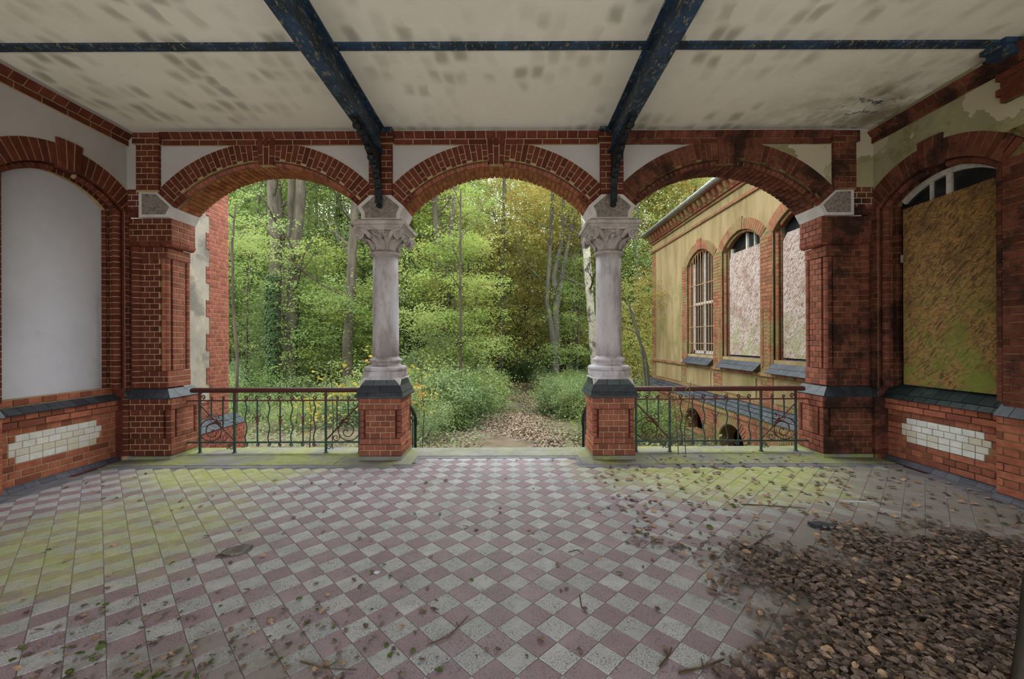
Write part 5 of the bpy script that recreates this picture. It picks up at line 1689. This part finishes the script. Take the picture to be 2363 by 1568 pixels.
tree('forked_beech', [stem_px([(1287, 940), (1281, 850), (1278, 790), (1262, 700), (1268, 600), (1275, 480), (1280, 380)], 21, [24, 20, 20, 11, 11, 10, 7]),
                      stem_px([(1284, 940), (1280, 850), (1284, 780), (1283, 690), (1278, 640), (1296, 560), (1305, 420)], 21.05, [22, 19, 18, 17, 13, 10, 7]),
                      stem_px([(1285, 940), (1282, 850), (1286, 770), (1284, 720), (1300, 620), (1320, 520), (1330, 400)], 21.1, [22, 19, 16, 14, 11, 9, 6])], 'bark_smooth',
     'smooth grey forked beech at the right edge of the path',
     [(LOOSE[0], pix(1290, 470, 21), 1.1, 'leaf_yellow'), (LOOSE[1], pix(1225, 500, 24), .9, 'leaf_autumn'), (LOOSE[1], pix(1335, 500, 23), .8, 'leaf_yellow')], None, 10, 14, 3.)
tree('birch_tree', [stem_px([(1374, 940), (1372, 820), (1362, 690), (1352, 560), (1346, 420), (1340, 300)], 16, [24, 22, 21, 20, 18, 14])], 'bark_birch',
     'grey-white birch with black marks just left of the right column', [(LOOSE[0], pix(1380, 330, 18.5), .8, 'leaf_autumn'), (LOOSE[1], pix(1410, 480, 19.5), .6, 'leaf_yellow')], None, 11, 6, 2.)
for k, (u, Y, w, m) in enumerate(((1312, 26, 8, 'bark_dark'), (1326, 29, 9, 'bark_dark'), (1340, 24, 7, 'bark_dark'), (1335, 33, 12, 'bark'), (1215, 34, 12, 'bark_dark'), (1240, 36, 9, 'bark'), (1106, 30, 9, 'bark_dark'))):
    tree('slender_tree', [stem_px([(u, 900), (u - 2, 780), (u + 3, 620), (u - 3, 450), (u, 300)], Y, [w + 2, w, w, w - 1, w - 3])], m,
         'slender dark trunk standing deep in the wood behind the path', [(LOOSE[k % 2], pix(u + 8, 430, Y), 1.0, ('leaf_yellow', 'leaf_green')[k % 2])], 'slender trunks behind the path', 50 + k, 6, 2.)
tree('pine_tree', [stem_px([(1548, 880), (1550, 620), (1551, 440), (1553, 300)], 32, [18, 15, 13, 10])], 'bark_pine',
     'red barked pine rising above the roof of the wing', [(LOOSE[0], pix(1570, 330, 32), 1.3, 'leaf_deep')], None, 12, 8, 2.5)
tree('leaning_shrub', [stem_px([(1500, 920), (1480, 800), (1462, 730), (1450, 700)], 12.5, [7, 6, 5, 3]), stem_px([(1502, 920), (1490, 820), (1470, 770), (1440, 756)], 12.3, [7, 5, 4, 2]), stem_px([(1498, 920), (1496, 850), (1478, 800), (1446, 690)], 12.7, [7, 5, 4, 2])], 'bark_smooth',
     'bare mossy leaning branches between the right column and the wing', [(LOOSE[1], pix(1475, 700, 14), .45, 'leaf_yellow')], None, 13, 6, 1.)

# --- woodland behind, filled with trees of three kinds
gk = random.Random(21)
LAB = {'leaf_green': 'green broadleaf tree in the woodland background', 'leaf_deep': 'deep green broadleaf tree in the woodland background',
       'leaf_fresh': 'light green broadleaf tree in the woodland background', 'leaf_yellow': 'yellowing broadleaf tree in the woodland background', 'leaf_autumn': 'orange-brown autumn tree in the woodland background'}
BG = []
spots = []
tries = 0
while len(spots) < 72 and tries < 6000:
    tries += 1
    Y = 22.5 + 36 * gk.random() ** 1.1
    u = gk.uniform(330, 1720)
    X = CAMX + (u - CU) / FPX * Y
    if 4.0 < X < 10.5 and Y < 17: continue
    if abs(u - 1205) < 45 and Y < 34: continue
    if any((X - a) ** 2 + (Y - b) ** 2 < 3.4 for a, b, _ in spots): continue
    spots.append((X, Y, u))
for k, (X, Y, u) in enumerate(spots):
    if u < 900: m = gk.choice(['leaf_green', 'leaf_green', 'leaf_fresh', 'leaf_deep'])
    elif u < 1130: m = gk.choice(['leaf_green', 'leaf_fresh', 'leaf_fresh', 'leaf_yellow'])
    else: m = gk.choice(['leaf_yellow', 'leaf_fresh', 'leaf_fresh', 'leaf_yellow', 'leaf_green', 'leaf_autumn'])
    H = gk.uniform(17, 24)
    r = gk.uniform(.12, .26)
    lx, ly = gk.uniform(-.7, .7), gk.uniform(-.5, .5)
    P = [(X, Y, GZ - .1), (X + lx * .3, Y + ly * .3, H * .3), (X + lx * .6, Y, H * .65), (X + lx, Y + ly, H)]
    cr = []
    for (zz, s) in ((3.0 + gk.uniform(-1, 1.5), .95), (7.2 + gk.uniform(-1, 1), 1.15), (11.8 + gk.uniform(-1, 1), 1.2)) + (((16.6 + gk.uniform(-1, 1), 1.15),) if k % 2 else ()):
        cr.append((gk.choice(CROWN), (X + lx * zz / H + gk.uniform(-1.2, 1.2), Y + gk.uniform(-1, 1), zz), s * gk.uniform(.85, 1.15), m))
    tree('woodland_tree', [(P, [r, r * .85, r * .6, r * .2])], gk.choice(['bark', 'bark_dark', 'bark_smooth']), LAB[m], cr, 'woodland trees, ' + LAB[m].split(' broad')[0].split(' autumn')[0], 100 + k, 6, 3.)
# young trees of the understorey
for k in range(34):
    for _ in range(200):
        Y = gk.uniform(17, 27); u = gk.uniform(480, 1480); X = CAMX + (u - CU) / FPX * Y
        if -1.2 < X < 2.4: continue
        if X > 4.3: continue
        if X < -4.5 and Y < 11: continue
        break
    m = gk.choice(['leaf_green', 'leaf_fresh', 'leaf_deep']) if u < 1150 else gk.choice(['leaf_yellow', 'leaf_fresh', 'leaf_green'])
    H = gk.uniform(3.0, 6.0)
    P = [(X, Y, GZ - .1), (X + gk.uniform(-.3, .3), Y, H * .5), (X + gk.uniform(-.5, .5), Y, H)]
    cr = []
    for i in range(4):
        z = GZ + (H - GZ) * (.3 + .22 * i)
        cr.append((gk.choice(FLAT), (X + gk.uniform(-.6, .6), Y + gk.uniform(-.5, .5), z), gk.uniform(.75, 1.15), m))
    tree('young_tree', [(P, [.035, .025, .01])], 'bark_dark', {'leaf_green': 'green', 'leaf_fresh': 'light green', 'leaf_deep': 'deep green', 'leaf_yellow': 'yellowing', 'leaf_autumn': 'orange'}[m] + ' young tree with flat leaf sprays in the undergrowth', cr, 'young trees, ' + m.split('_')[1], 300 + k, 4, 1.2, z_b=.6)

# bare poles standing between the trees
for k in range(30):
    Y = gk.uniform(19, 40); u = gk.uniform(520, 1500); X = CAMX + (u - CU) / FPX * Y
    if -1.0 < X < 2.6 or X > 4.4 and Y < 17: X += 4
    H = gk.uniform(9, 15); r = gk.uniform(.03, .08); lx = gk.uniform(-1.2, 1.2)
    P = [(X, Y, GZ - .1), (X + lx * .2 + gk.uniform(-.2, .2), Y, H * .3), (X + lx * .6, Y, H * .65), (X + lx, Y, H)]
    tree('thin_trunk', [(P, [r, r * .85, r * .6, r * .3])], gk.choice(['bark_dark', 'bark_dark', 'bark_smooth']), 'thin bare trunk with twiggy branches among the woodland trees', [], 'thin trunks in the wood', 500 + k, 9, 2.2, z_b=1.5)

# --- shrubs
def shrub(X, Y, s, mat, label, group, mesh=None):
    e = empty('shrub', (X, Y, gheight(X, Y)), label, 'shrub', group)
    foliage(mesh or gk.choice(SHRUB), e, (X, Y, gheight(X, Y) + .55 * s), (s, s, s * gk.uniform(.85, 1.1)), mat)
    mb = MB()
    for q in range(4):
        a = gk.uniform(0, 6.28); z = gheight(X, Y)
        mb.tube([(X, Y, z - .05), (X + .25 * s * math.cos(a), Y + .25 * s * math.sin(a), z + .4 * s), (X + .5 * s * math.cos(a), Y + .5 * s * math.sin(a), z + .85 * s)], [.012, .009, .004], 4)
    mb.build('stems', 'twig', e)
for k in range(46):
    Y = gk.uniform(10.4, 21); X = gk.uniform(-4.8, -.6) - max(0, (Y - 15)) * .06
    shrub(X, Y, gk.uniform(.8, 1.35), gk.choice(['leaf_shrub', 'leaf_shrub', 'leaf_green']), 'bushy green shrub massed left of the leaf-strewn path', 'shrubs left of the path')
for k in range(44):
    Y = gk.uniform(10.2, 22); X = gk.uniform(1.55, 4.3) + max(0, Y - 15.5) * gk.uniform(0, .5)
    shrub(X, Y, gk.uniform(.6, 1.0), gk.choice(['leaf_shrub', 'leaf_green', 'leaf_shrub']), 'low green shrub massed right of the leaf-strewn path', 'shrubs right of the path')
for k in range(48):
    Y = gk.uniform(11, 24); X = gk.uniform(-16, -4.6)
    if X / Y < -.75: X = -.7 * Y
    shrub(X, Y, gk.uniform(.7, 1.25), gk.choice(['leaf_shrub', 'leaf_deep', 'leaf_green']), 'dull green shrub in the undergrowth beyond the left railing', 'shrubs beyond the left railing')
for k in range(14):
    Y = gk.uniform(25, 34); X = gk.uniform(-2.5, 6)
    shrub(X, Y, gk.uniform(.9, 1.5), 'leaf_deep', 'dark shrub at the far end of the path', 'shrubs at the end of the path')
# thicket closing the view far back
for k in range(44):
    Y = gk.uniform(46, 64); u = gk.uniform(330, 1750); X = CAMX + (u - CU) / FPX * Y
    e = empty('thicket_bush', (X, Y, GZ), 'tall dark bush closing the view at the back of the wood', 'shrub', 'bushes at the back of the wood')
    foliage(gk.choice(CROWN), e, (X, Y, 1.2), (1.2, 1.0, gk.uniform(.8, 1.3)), gk.choice(['leaf_deep', 'leaf_green', 'leaf_yellow'] if u > 1130 else ['leaf_deep', 'leaf_green']))
for k in range(12):
    Y = gk.uniform(38, 46); u = 1090 + k * 20; X = CAMX + (u - CU) / FPX * Y
    e = empty('thicket_bush', (X, Y, GZ), 'tall dark bush behind the end of the path', 'shrub', 'tall bushes behind the end of the path')
    for z in (1.0, 5.2, 9.4): foliage(gk.choice(CROWN), e, (X + gk.uniform(-1, 1), Y, z), (1.0, .9, 1.1), ('leaf_deep', 'leaf_yellow', 'leaf_green')[int(z) % 3])
for k in range(10):
    Y = gk.uniform(22, 40); u = 1400 + k * 13; X = CAMX + (u - CU) / FPX * Y
    e = empty('thicket_bush', (X, Y, GZ), 'yellow-green bush filling the gap between the right column and the wing', 'shrub', 'bushes between the right column and the wing')
    foliage(gk.choice(CROWN), e, (X, Y, 1.2), (.7, .7, .75), ('leaf_fresh', 'leaf_yellow')[k % 2])
for k in range(9):
    Y = gk.uniform(13.5, 18.5); X = gk.uniform(-4.2, -1.2)
    shrub(X, Y, gk.uniform(1.4, 1.75), 'leaf_shrub', 'tall grey-green bush left of the path', 'tall bushes left of the path')
# yellow maple saplings close to the arcade
MAPLE = [crown(51, 16, 7, .6, .7, .11, .25, .25, .6), crown(52, 14, 7, .5, .8, .10, .25, .25, .6)]
for k, (X, Y, z, s) in enumerate(((-3.55, 8.6, .45, 1.), (-2.75, 9.3, .75, 1.1), (-2.2, 8.3, .1, .8), (-4.3, 9.2, -.1, .9), (-1.75, 9.0, .55, .8))):
    e = empty('maple_sapling', (X, Y, GZ), 'yellow-leaved maple sapling growing just outside the left railing', 'sapling', 'maple saplings outside the left railing')
    foliage(MAPLE[k % 2], e, (X, Y, z), s, 'leaf_maple')
    mb = MB(); mb.tube([(X, Y, GZ), (X + .05, Y, 0), (X - .03, Y, z + .8 * s)], [.014, .01, .004], 5)
    for q in range(6):
        a = gk.uniform(0, 6.28); zz = z - .5 + q * .2
        mb.tube([(X, Y, zz), (X + .4 * math.cos(a), Y + .4 * math.sin(a), zz + .15)], [.006, .003], 4)
    mb.build('stem', 'twig', e)

# ivy on the furrowed tree
iv = np.random.default_rng(5); n = 2600
zz = GZ + 5.2 * iv.random(n) ** 1.1; ang = PI + 1.0 + iv.normal(size=n) * .75
cx = np.interp(zz, [GZ, 3.1, 5.6], [pix(634, 900, 17).x, pix(634, 700, 17).x, pix(637, 560, 17).x])
rad = .30 + .03 * iv.random(n)
P = np.stack([cx + rad * np.cos(ang), 17 + rad * np.sin(ang), zz], 1)
N = unit(np.stack([np.cos(ang), np.sin(ang), np.full(n, .5)], 1) + iv.normal(size=(n, 3)) * .3)
D = unit(np.cross(N, unit(iv.normal(size=(n, 3)))) + np.array([0, 0, -.6]))
V, F = leaf_quads(P, D, N, .09 + .05 * iv.random(n), .08 + .04 * iv.random(n))
me = raw_mesh('ivy', V, F); me.materials.append(MAT['leaf_ivy'])
o = bpy.data.objects.new('ivy', me); COL.objects.link(o); tag(o, 'dark ivy covering the lower trunk of the furrowed tree', 'ivy', kind='stuff')

# leaf litter and low herbs on the woodland floor
lt = np.random.default_rng(6); n = 64000
Y = 7.5 + 24 * lt.random(n) ** 1.5; X = -14 + 24 * lt.random(n); X[:30000] = .6 + lt.normal(size=30000) * 1.0
P = np.stack([X, Y, GZ + .07 * np.sin(X * .7 + 1.3) * np.cos(Y * .45) + .05 * np.sin(X * 1.9 + Y * 1.1) + .012 + .03 * lt.random(n)], 1)
N = unit(np.stack([lt.normal(size=n) * .4, lt.normal(size=n) * .4, np.ones(n)], 1))
D = unit(np.cross(N, unit(lt.normal(size=(n, 3)))))
L = .05 + .05 * lt.random(n)
V, F = leaf_quads(P, D, N, L, L * .6)
me = raw_mesh('leaf_litter', V, F); me.materials.append(MAT['leaf_litter'])
o = bpy.data.objects.new('leaf_litter', me); COL.objects.link(o); tag(o, 'brown fallen leaves strewn over the woodland floor and path', 'leaves', kind='stuff')
n = 16000
Y = 9 + 16 * lt.random(n) ** 1.2; X = -14 + 19 * lt.random(n)
keep = ((X < -.5 + .25 * lt.normal(size=n)) | (X > 1.5 + .25 * lt.normal(size=n))); X = X[keep]; Y = Y[keep]; n = len(X)
P = np.stack([X, Y, GZ + .07 * np.sin(X * .7 + 1.3) * np.cos(Y * .45) + .05 * np.sin(X * 1.9 + Y * 1.1) + .03 + .28 * lt.random(n) ** 2], 1)
N = unit(np.stack([lt.normal(size=n) * .5, lt.normal(size=n) * .5, np.ones(n)], 1)); D = unit(np.cross(N, unit(lt.normal(size=(n, 3)))))
L = .06 + .06 * lt.random(n)
V, F = leaf_quads(P, D, N, L, L * .65)
me = raw_mesh('ground_herbs', V, F); me.materials.append(MAT['leaf_shrub'])
o = bpy.data.objects.new('ground_herbs', me); COL.objects.link(o); tag(o, 'low green herbs carpeting the woodland floor', 'herbs', kind='stuff')

# dark hut with graffiti behind the bushes
hut = empty('hut', (-4.5, 27.5, GZ), 'low dark hut with a white graffiti curve behind the bushes', 'hut')
mb = MB(); mb.box(-7.6, -1.4, 27.0, 29.5, GZ - .1, 1.0); mb.build('wall', 'shed_wall', hut)
mb = MB(); mb.box(-7.9, -2.6, 26.7, 29.8, 1.0, 1.5); mb.build('roof', 'shed_dark', hut)
mb = MB(); mb.box(-5.6, -3.2, 26.96, 27.02, GZ, .95); mb.build('door_opening', 'shed_dark', hut)
def ribbon(pts, w=.05):
    m = MB()
    for (x0, z0), (x1, z1) in zip(pts[:-1], pts[1:]):
        d = Vector((x1 - x0, 0, z1 - z0)).normalized(); n = Vector((-d.z, 0, d.x)) * w / 2
        a, b = Vector((x0, 26.985, z0)), Vector((x1, 26.985, z1))
        m.quad(a - n, b - n, b + n, a + n)
    return m
ribbon([(-6.35, .55), (-6.2, .40), (-6.0, .36), (-5.85, .42), (-5.75, .36), (-5.6, .40), (-5.5, .52)], .06).build('graffiti', 'paint_white', hut)
ribbon([(-6.35, .36), (-6.2, .24), (-6.0, .22), (-5.85, .28), (-5.72, .22), (-5.55, .28)], .05).build('graffiti', 'paint_white', hut)
# ------------------------------------------------------------------ fallen leaves and debris on the floor
def curled_leaf(seed):
    g = random.Random(seed)
    n, m = 5, 2
    V = []
    for i in range(n + 1):
        f = i / n
        w = .36 * math.sin(PI * min(1, .08 + f * .95)) ** .8 * (1 + .18 * (i % 2))
        for j in range(m + 1):
            q = j / m * 2 - 1
            z = g.uniform(.02, .11) * q * q + .07 * math.sin(f * PI * g.uniform(.6, 1.2)) + g.uniform(0, .04)
            V.append((f - .5, q * w, z))
    F = [(i * (m + 1) + j, i * (m + 1) + j + 1, (i + 1) * (m + 1) + j + 1, (i + 1) * (m + 1) + j) for i in range(n) for j in range(m)]
    return np.array(V, dtype=np.float32), F
LV = [curled_leaf(k) for k in range(8)]
LM = {}
for k, (v, f) in enumerate(LV):
    for m in ('leaf_brown', 'leaf_tan', 'leaf_fallen_green'):
        me = bpy.data.meshes.new('fallen_leaf'); me.from_pydata(v.tolist(), [], f); me.materials.append(MAT[m]); me.update(); LM[k, m] = me
lg = random.Random(31)
leaves = []
def put(x, y, z, s, m):
    if y > 5.4 and (abs(abs(x) - 1.555) < .36 or abs(x) > 4.3): return
    if y > 6.08: return
    e = Matrix.Translation((x, y, z)) @ Matrix.Rotation(lg.uniform(0, 6.28), 4, 'Z') @ Matrix.Rotation(lg.gauss(0, .22), 4, 'X') @ Matrix.Rotation(lg.gauss(0, .22), 4, 'Y') @ Matrix.Diagonal((s, s * lg.uniform(.7, 1.1), s * lg.uniform(.6, 1.2), 1))
    k = lg.randrange(8)
    leaves.append((FPX * s / max(.5, y), k, m, e))
def pile(x, y):
    """how thickly the leaves have drifted here"""
    # drift in the near right part of the floor
    b = 1.30 + max(0, 2.9 - y) * -.15 + .25 * math.sin(y * 3.1) + .12 * math.sin(y * 9)
    topy = 3.45 + .2 * math.sin(x * 2.3) + .1 * math.sin(x * 7)
    f = min(1, max(0, (x - b) / .7)) * min(1, max(0, (topy - y) / .55))
    return f
cnt = 0
while cnt < 10500:
    x = lg.uniform(1.0, 4.9); y = 1.45 + 2.3 * lg.random() ** 1.25
    if u_out := (CU + FPX * (x - CAMX) / y > 2480): continue
    # clearings in the drift
    cl = math.sin(x * 3.7 + 1.2) * math.sin(y * 4.9 + x) > .72
    if lg.random() > pile(x, y) * (.25 if cl else 1.): continue
    put(x, y, .006 + lg.random() ** 2 * .04, lg.uniform(.024, .058), lg.choice(['leaf_brown'] * 8 + ['leaf_tan'])); cnt += 1
for k in range(520):     # scattered to the right side and along the right wall
    x = lg.uniform(1.2, 5.0); y = lg.uniform(3.2, 5.95)
    put(x, y, .008, lg.uniform(.035, .07), lg.choice(['leaf_brown'] * 3 + ['leaf_tan'] * 4 + ['leaf_fallen_green']))
for k in range(150):     # thin scatter over the rest
    x = lg.uniform(-4.7, 1.6); y = 1.9 + 4.1 * lg.random()
    put(x, y, .006, lg.uniform(.03, .055), lg.choice(['leaf_brown'] * 4 + ['leaf_tan'] * 3 + ['leaf_fallen_green'] * 2))
for k in range(420):     # crumbs of humus in the near left corner
    x = lg.gauss(-1.5, .75); y = 1.85 + abs(lg.gauss(0, .38))
    put(x, y, .005, lg.uniform(.012, .045), lg.choice(['leaf_brown'] * 6 + ['leaf_fallen_green'] * 2 + ['leaf_tan']))
leaves.sort(key=lambda t: -t[0])
def leaf_place(m):
    x, y = m[0][3], m[1][3]
    if m[1][3] < .1: return None
    return x, y
for s, k, m, e in leaves[:300]:
    o = bpy.data.objects.new('fallen_leaf', LM[k, m]); COL.objects.link(o); o.matrix_basis = e
    kind = {'leaf_brown': 'dry brown', 'leaf_tan': 'pale tan', 'leaf_fallen_green': 'small green'}[m]
    tag(o, kind + ' fallen leaf lying on the tiled floor', 'leaf', kind + ' leaves on the floor')
V = []; F = []; MI = []; b = 0; ms = ['leaf_brown', 'leaf_tan', 'leaf_fallen_green']
for s, k, m, e in leaves[300:]:
    v, f = LV[k]; A = np.array(e)
    V.append(v @ A[:3, :3].T + A[:3, 3]); F += [[i + b for i in q] for q in f]; MI += [ms.index(m)] * len(f); b += len(v)
me = bpy.data.meshes.new('leaf_drift'); me.from_pydata(np.concatenate(V).tolist(), [], F)
for m in ms: me.materials.append(MAT[m])
me.polygons.foreach_set('material_index', MI); me.update()
o = bpy.data.objects.new('leaf_drift', me); COL.objects.link(o); tag(o, 'drift of dead brown leaves heaped over the right of the floor', 'leaves', kind='stuff')

def twig(P, r, label, group='twigs on the floor'):
    mb = MB(); mb.tube(P, [r * (1 - .5 * i / (len(P) - 1)) for i in range(len(P))], 5)
    # a side shoot
    a, b_ = Vector(P[len(P) // 2]), Vector(P[-1])
    d = (b_ - a); s = Vector((-d.y, d.x, 0)) * .35
    mb.tube([a, a + d * .3 + s], [r * .6, r * .3], 4)
    tag(mb.build('twig', 'twig'), label, 'twig', group)
def fl(u, v, z=.008):
    Y = CAMZ * FPX / (v - CV); return (CAMX + (u - CU) / FPX * Y, Y, z)
twig([fl(990, 1490), fl(1030, 1475), fl(1055, 1450), fl(1078, 1425)], .005, 'long thin twig on the tiles near the middle of the front edge')
twig([fl(1336, 1378), fl(1340, 1405), fl(1352, 1420)], .004, 'thin curved twig on the tiles right of the middle')
twig([fl(1520, 1545), fl(1540, 1520), fl(1548, 1500)], .007, 'forked twig at the left foot of the leaf drift')
twig([fl(1565, 1560), fl(1620, 1548), fl(1668, 1528)], .008, 'stout twig at the bottom edge beside the leaf drift')
twig([fl(1710, 1168), fl(1780, 1172), fl(1860, 1178)], .006, 'long straight twig behind the leaf drift')
twig([fl(1740, 1262), fl(1760, 1246), fl(1785, 1237)], .008, 'curved pale twig on the rim of the leaf drift')
twig([fl(690, 1530), fl(745, 1548), fl(820, 1550)], .005, 'twig among the crumbs at the front left edge')
twig([fl(2345, 1195), fl(2350, 1210), fl(2335, 1222)], .008, 'bent twig by the right wall')
twig([fl(1310, 1278), fl(1330, 1273), fl(1345, 1282)], .004, 'small bent twig in the middle of the tiles')
# flakes of bark, a slate, scraps
def flake(name, u, v, pts, th, mat, label, cat):
    c = Vector(fl(u, v, 0)); mb = MB()
    mb.prism(pts, lambda p, q, t: (c.x + p, c.y + q, t), .002, th)
    return tag(mb.build(name, mat), label, cat)
flake('bark_flake', 545, 1271, [(-.09, -.05), (-.02, -.075), (.05, -.06), (.10, .0), (.085, .06), (.01, .075), (-.05, .04), (-.085, .02)], .02, 'wood_grey', 'grey flake of bark lying on the tiles at the left', 'bark')
flake('bark_flake', 527, 1277, [(-.07, -.05), (.0, -.06), (.05, -.02), (.03, .04), (-.05, .05)], .010, 'twig', 'thin dark flake of bark beside the grey one at the left', 'bark')
flake('wood_block', 1897, 1221, [(-.10, .04), (-.08, -.02), (.08, -.06), (.10, -.01), (.0, .05)], .035, 'slate', 'grey slate fragment at the back of the leaf drift', 'slate')
flake('paper_strip', 1970, 1161, [(-.10, .02), (-.09, .0), (.1, -.035), (.11, -.01)], .006, 'paper', 'pale strip of paper on the mossy tiles at the right', 'paper')
flake('paper_scrap', 868, 1322, [(-.02, -.01), (.015, -.018), (.022, .008), (-.012, .016)], .008, 'paper', 'small white scrap on the tiles left of the middle', 'paper')
flake('paper_scrap', 2150, 1400, [(-.03, -.02), (.02, -.03), (.03, .005), (.0, .03), (-.025, .012)], .045, 'wood_grey', 'grey scrap lying on top of the leaf drift', 'scrap')
mb = MB(); mb.tube([(2.47, 1.86, .0), (2.56, 1.90, .25), (2.61, 1.93, .42), (2.65, 1.95, .55)], [.036, .034, .032, .028], 10)
tag(mb.build('leaning_branch', 'bark', smooth=True), 'thick brown branch leaning at the bottom right corner', 'branch')

# weed rooted at the right railing
wd = empty('weed', (2.5, 5.72, .012), 'spindly yellow-green weed with drooping leaves growing at the right railing', 'plant')
def weed_stem(x, lean, h):
    P = [(x, 5.72, .01), (x - .02, 5.71, h * .35), (x + lean * .6, 5.70, h * .7), (x + lean, 5.69, h)]
    mb = MB(); mb.tube(P, [.006, .0055, .004, .002], 5); mb.build('stem', 'twig', wd)
    for k in range(17):
        f = .60 + .4 * k / 16
        z = h * f; xx = x + lean * (f - .35) / .65
        a = k * 2.4; L = .10 * (1.25 - .5 * (k / 16))
        d = Vector((math.cos(a), math.sin(a) * .7, 0)); s = Vector((-d.y, d.x, 0)) * .008
        p = Vector((xx, 5.70, z))
        pts = [p, p + d * L * .35 + Vector((0, 0, .022)), p + d * L * .75 + Vector((0, 0, .008)), p + d * L + Vector((0, 0, -.035))]
        mb = MB(); ws = (.3, 1., .8, .05)
        mb.add([q + s * w for q, w in zip(pts, ws)] + [q - s * w for q, w in zip(pts, ws)], [(0, 1, 5, 4), (1, 2, 6, 5), (2, 3, 7, 6)])
        mb.build('leaf', 'leaf_yellow' if k % 3 else 'leaf_green', wd)
weed_stem(2.50, -.09, .92); weed_stem(2.60, .06, 1.03)
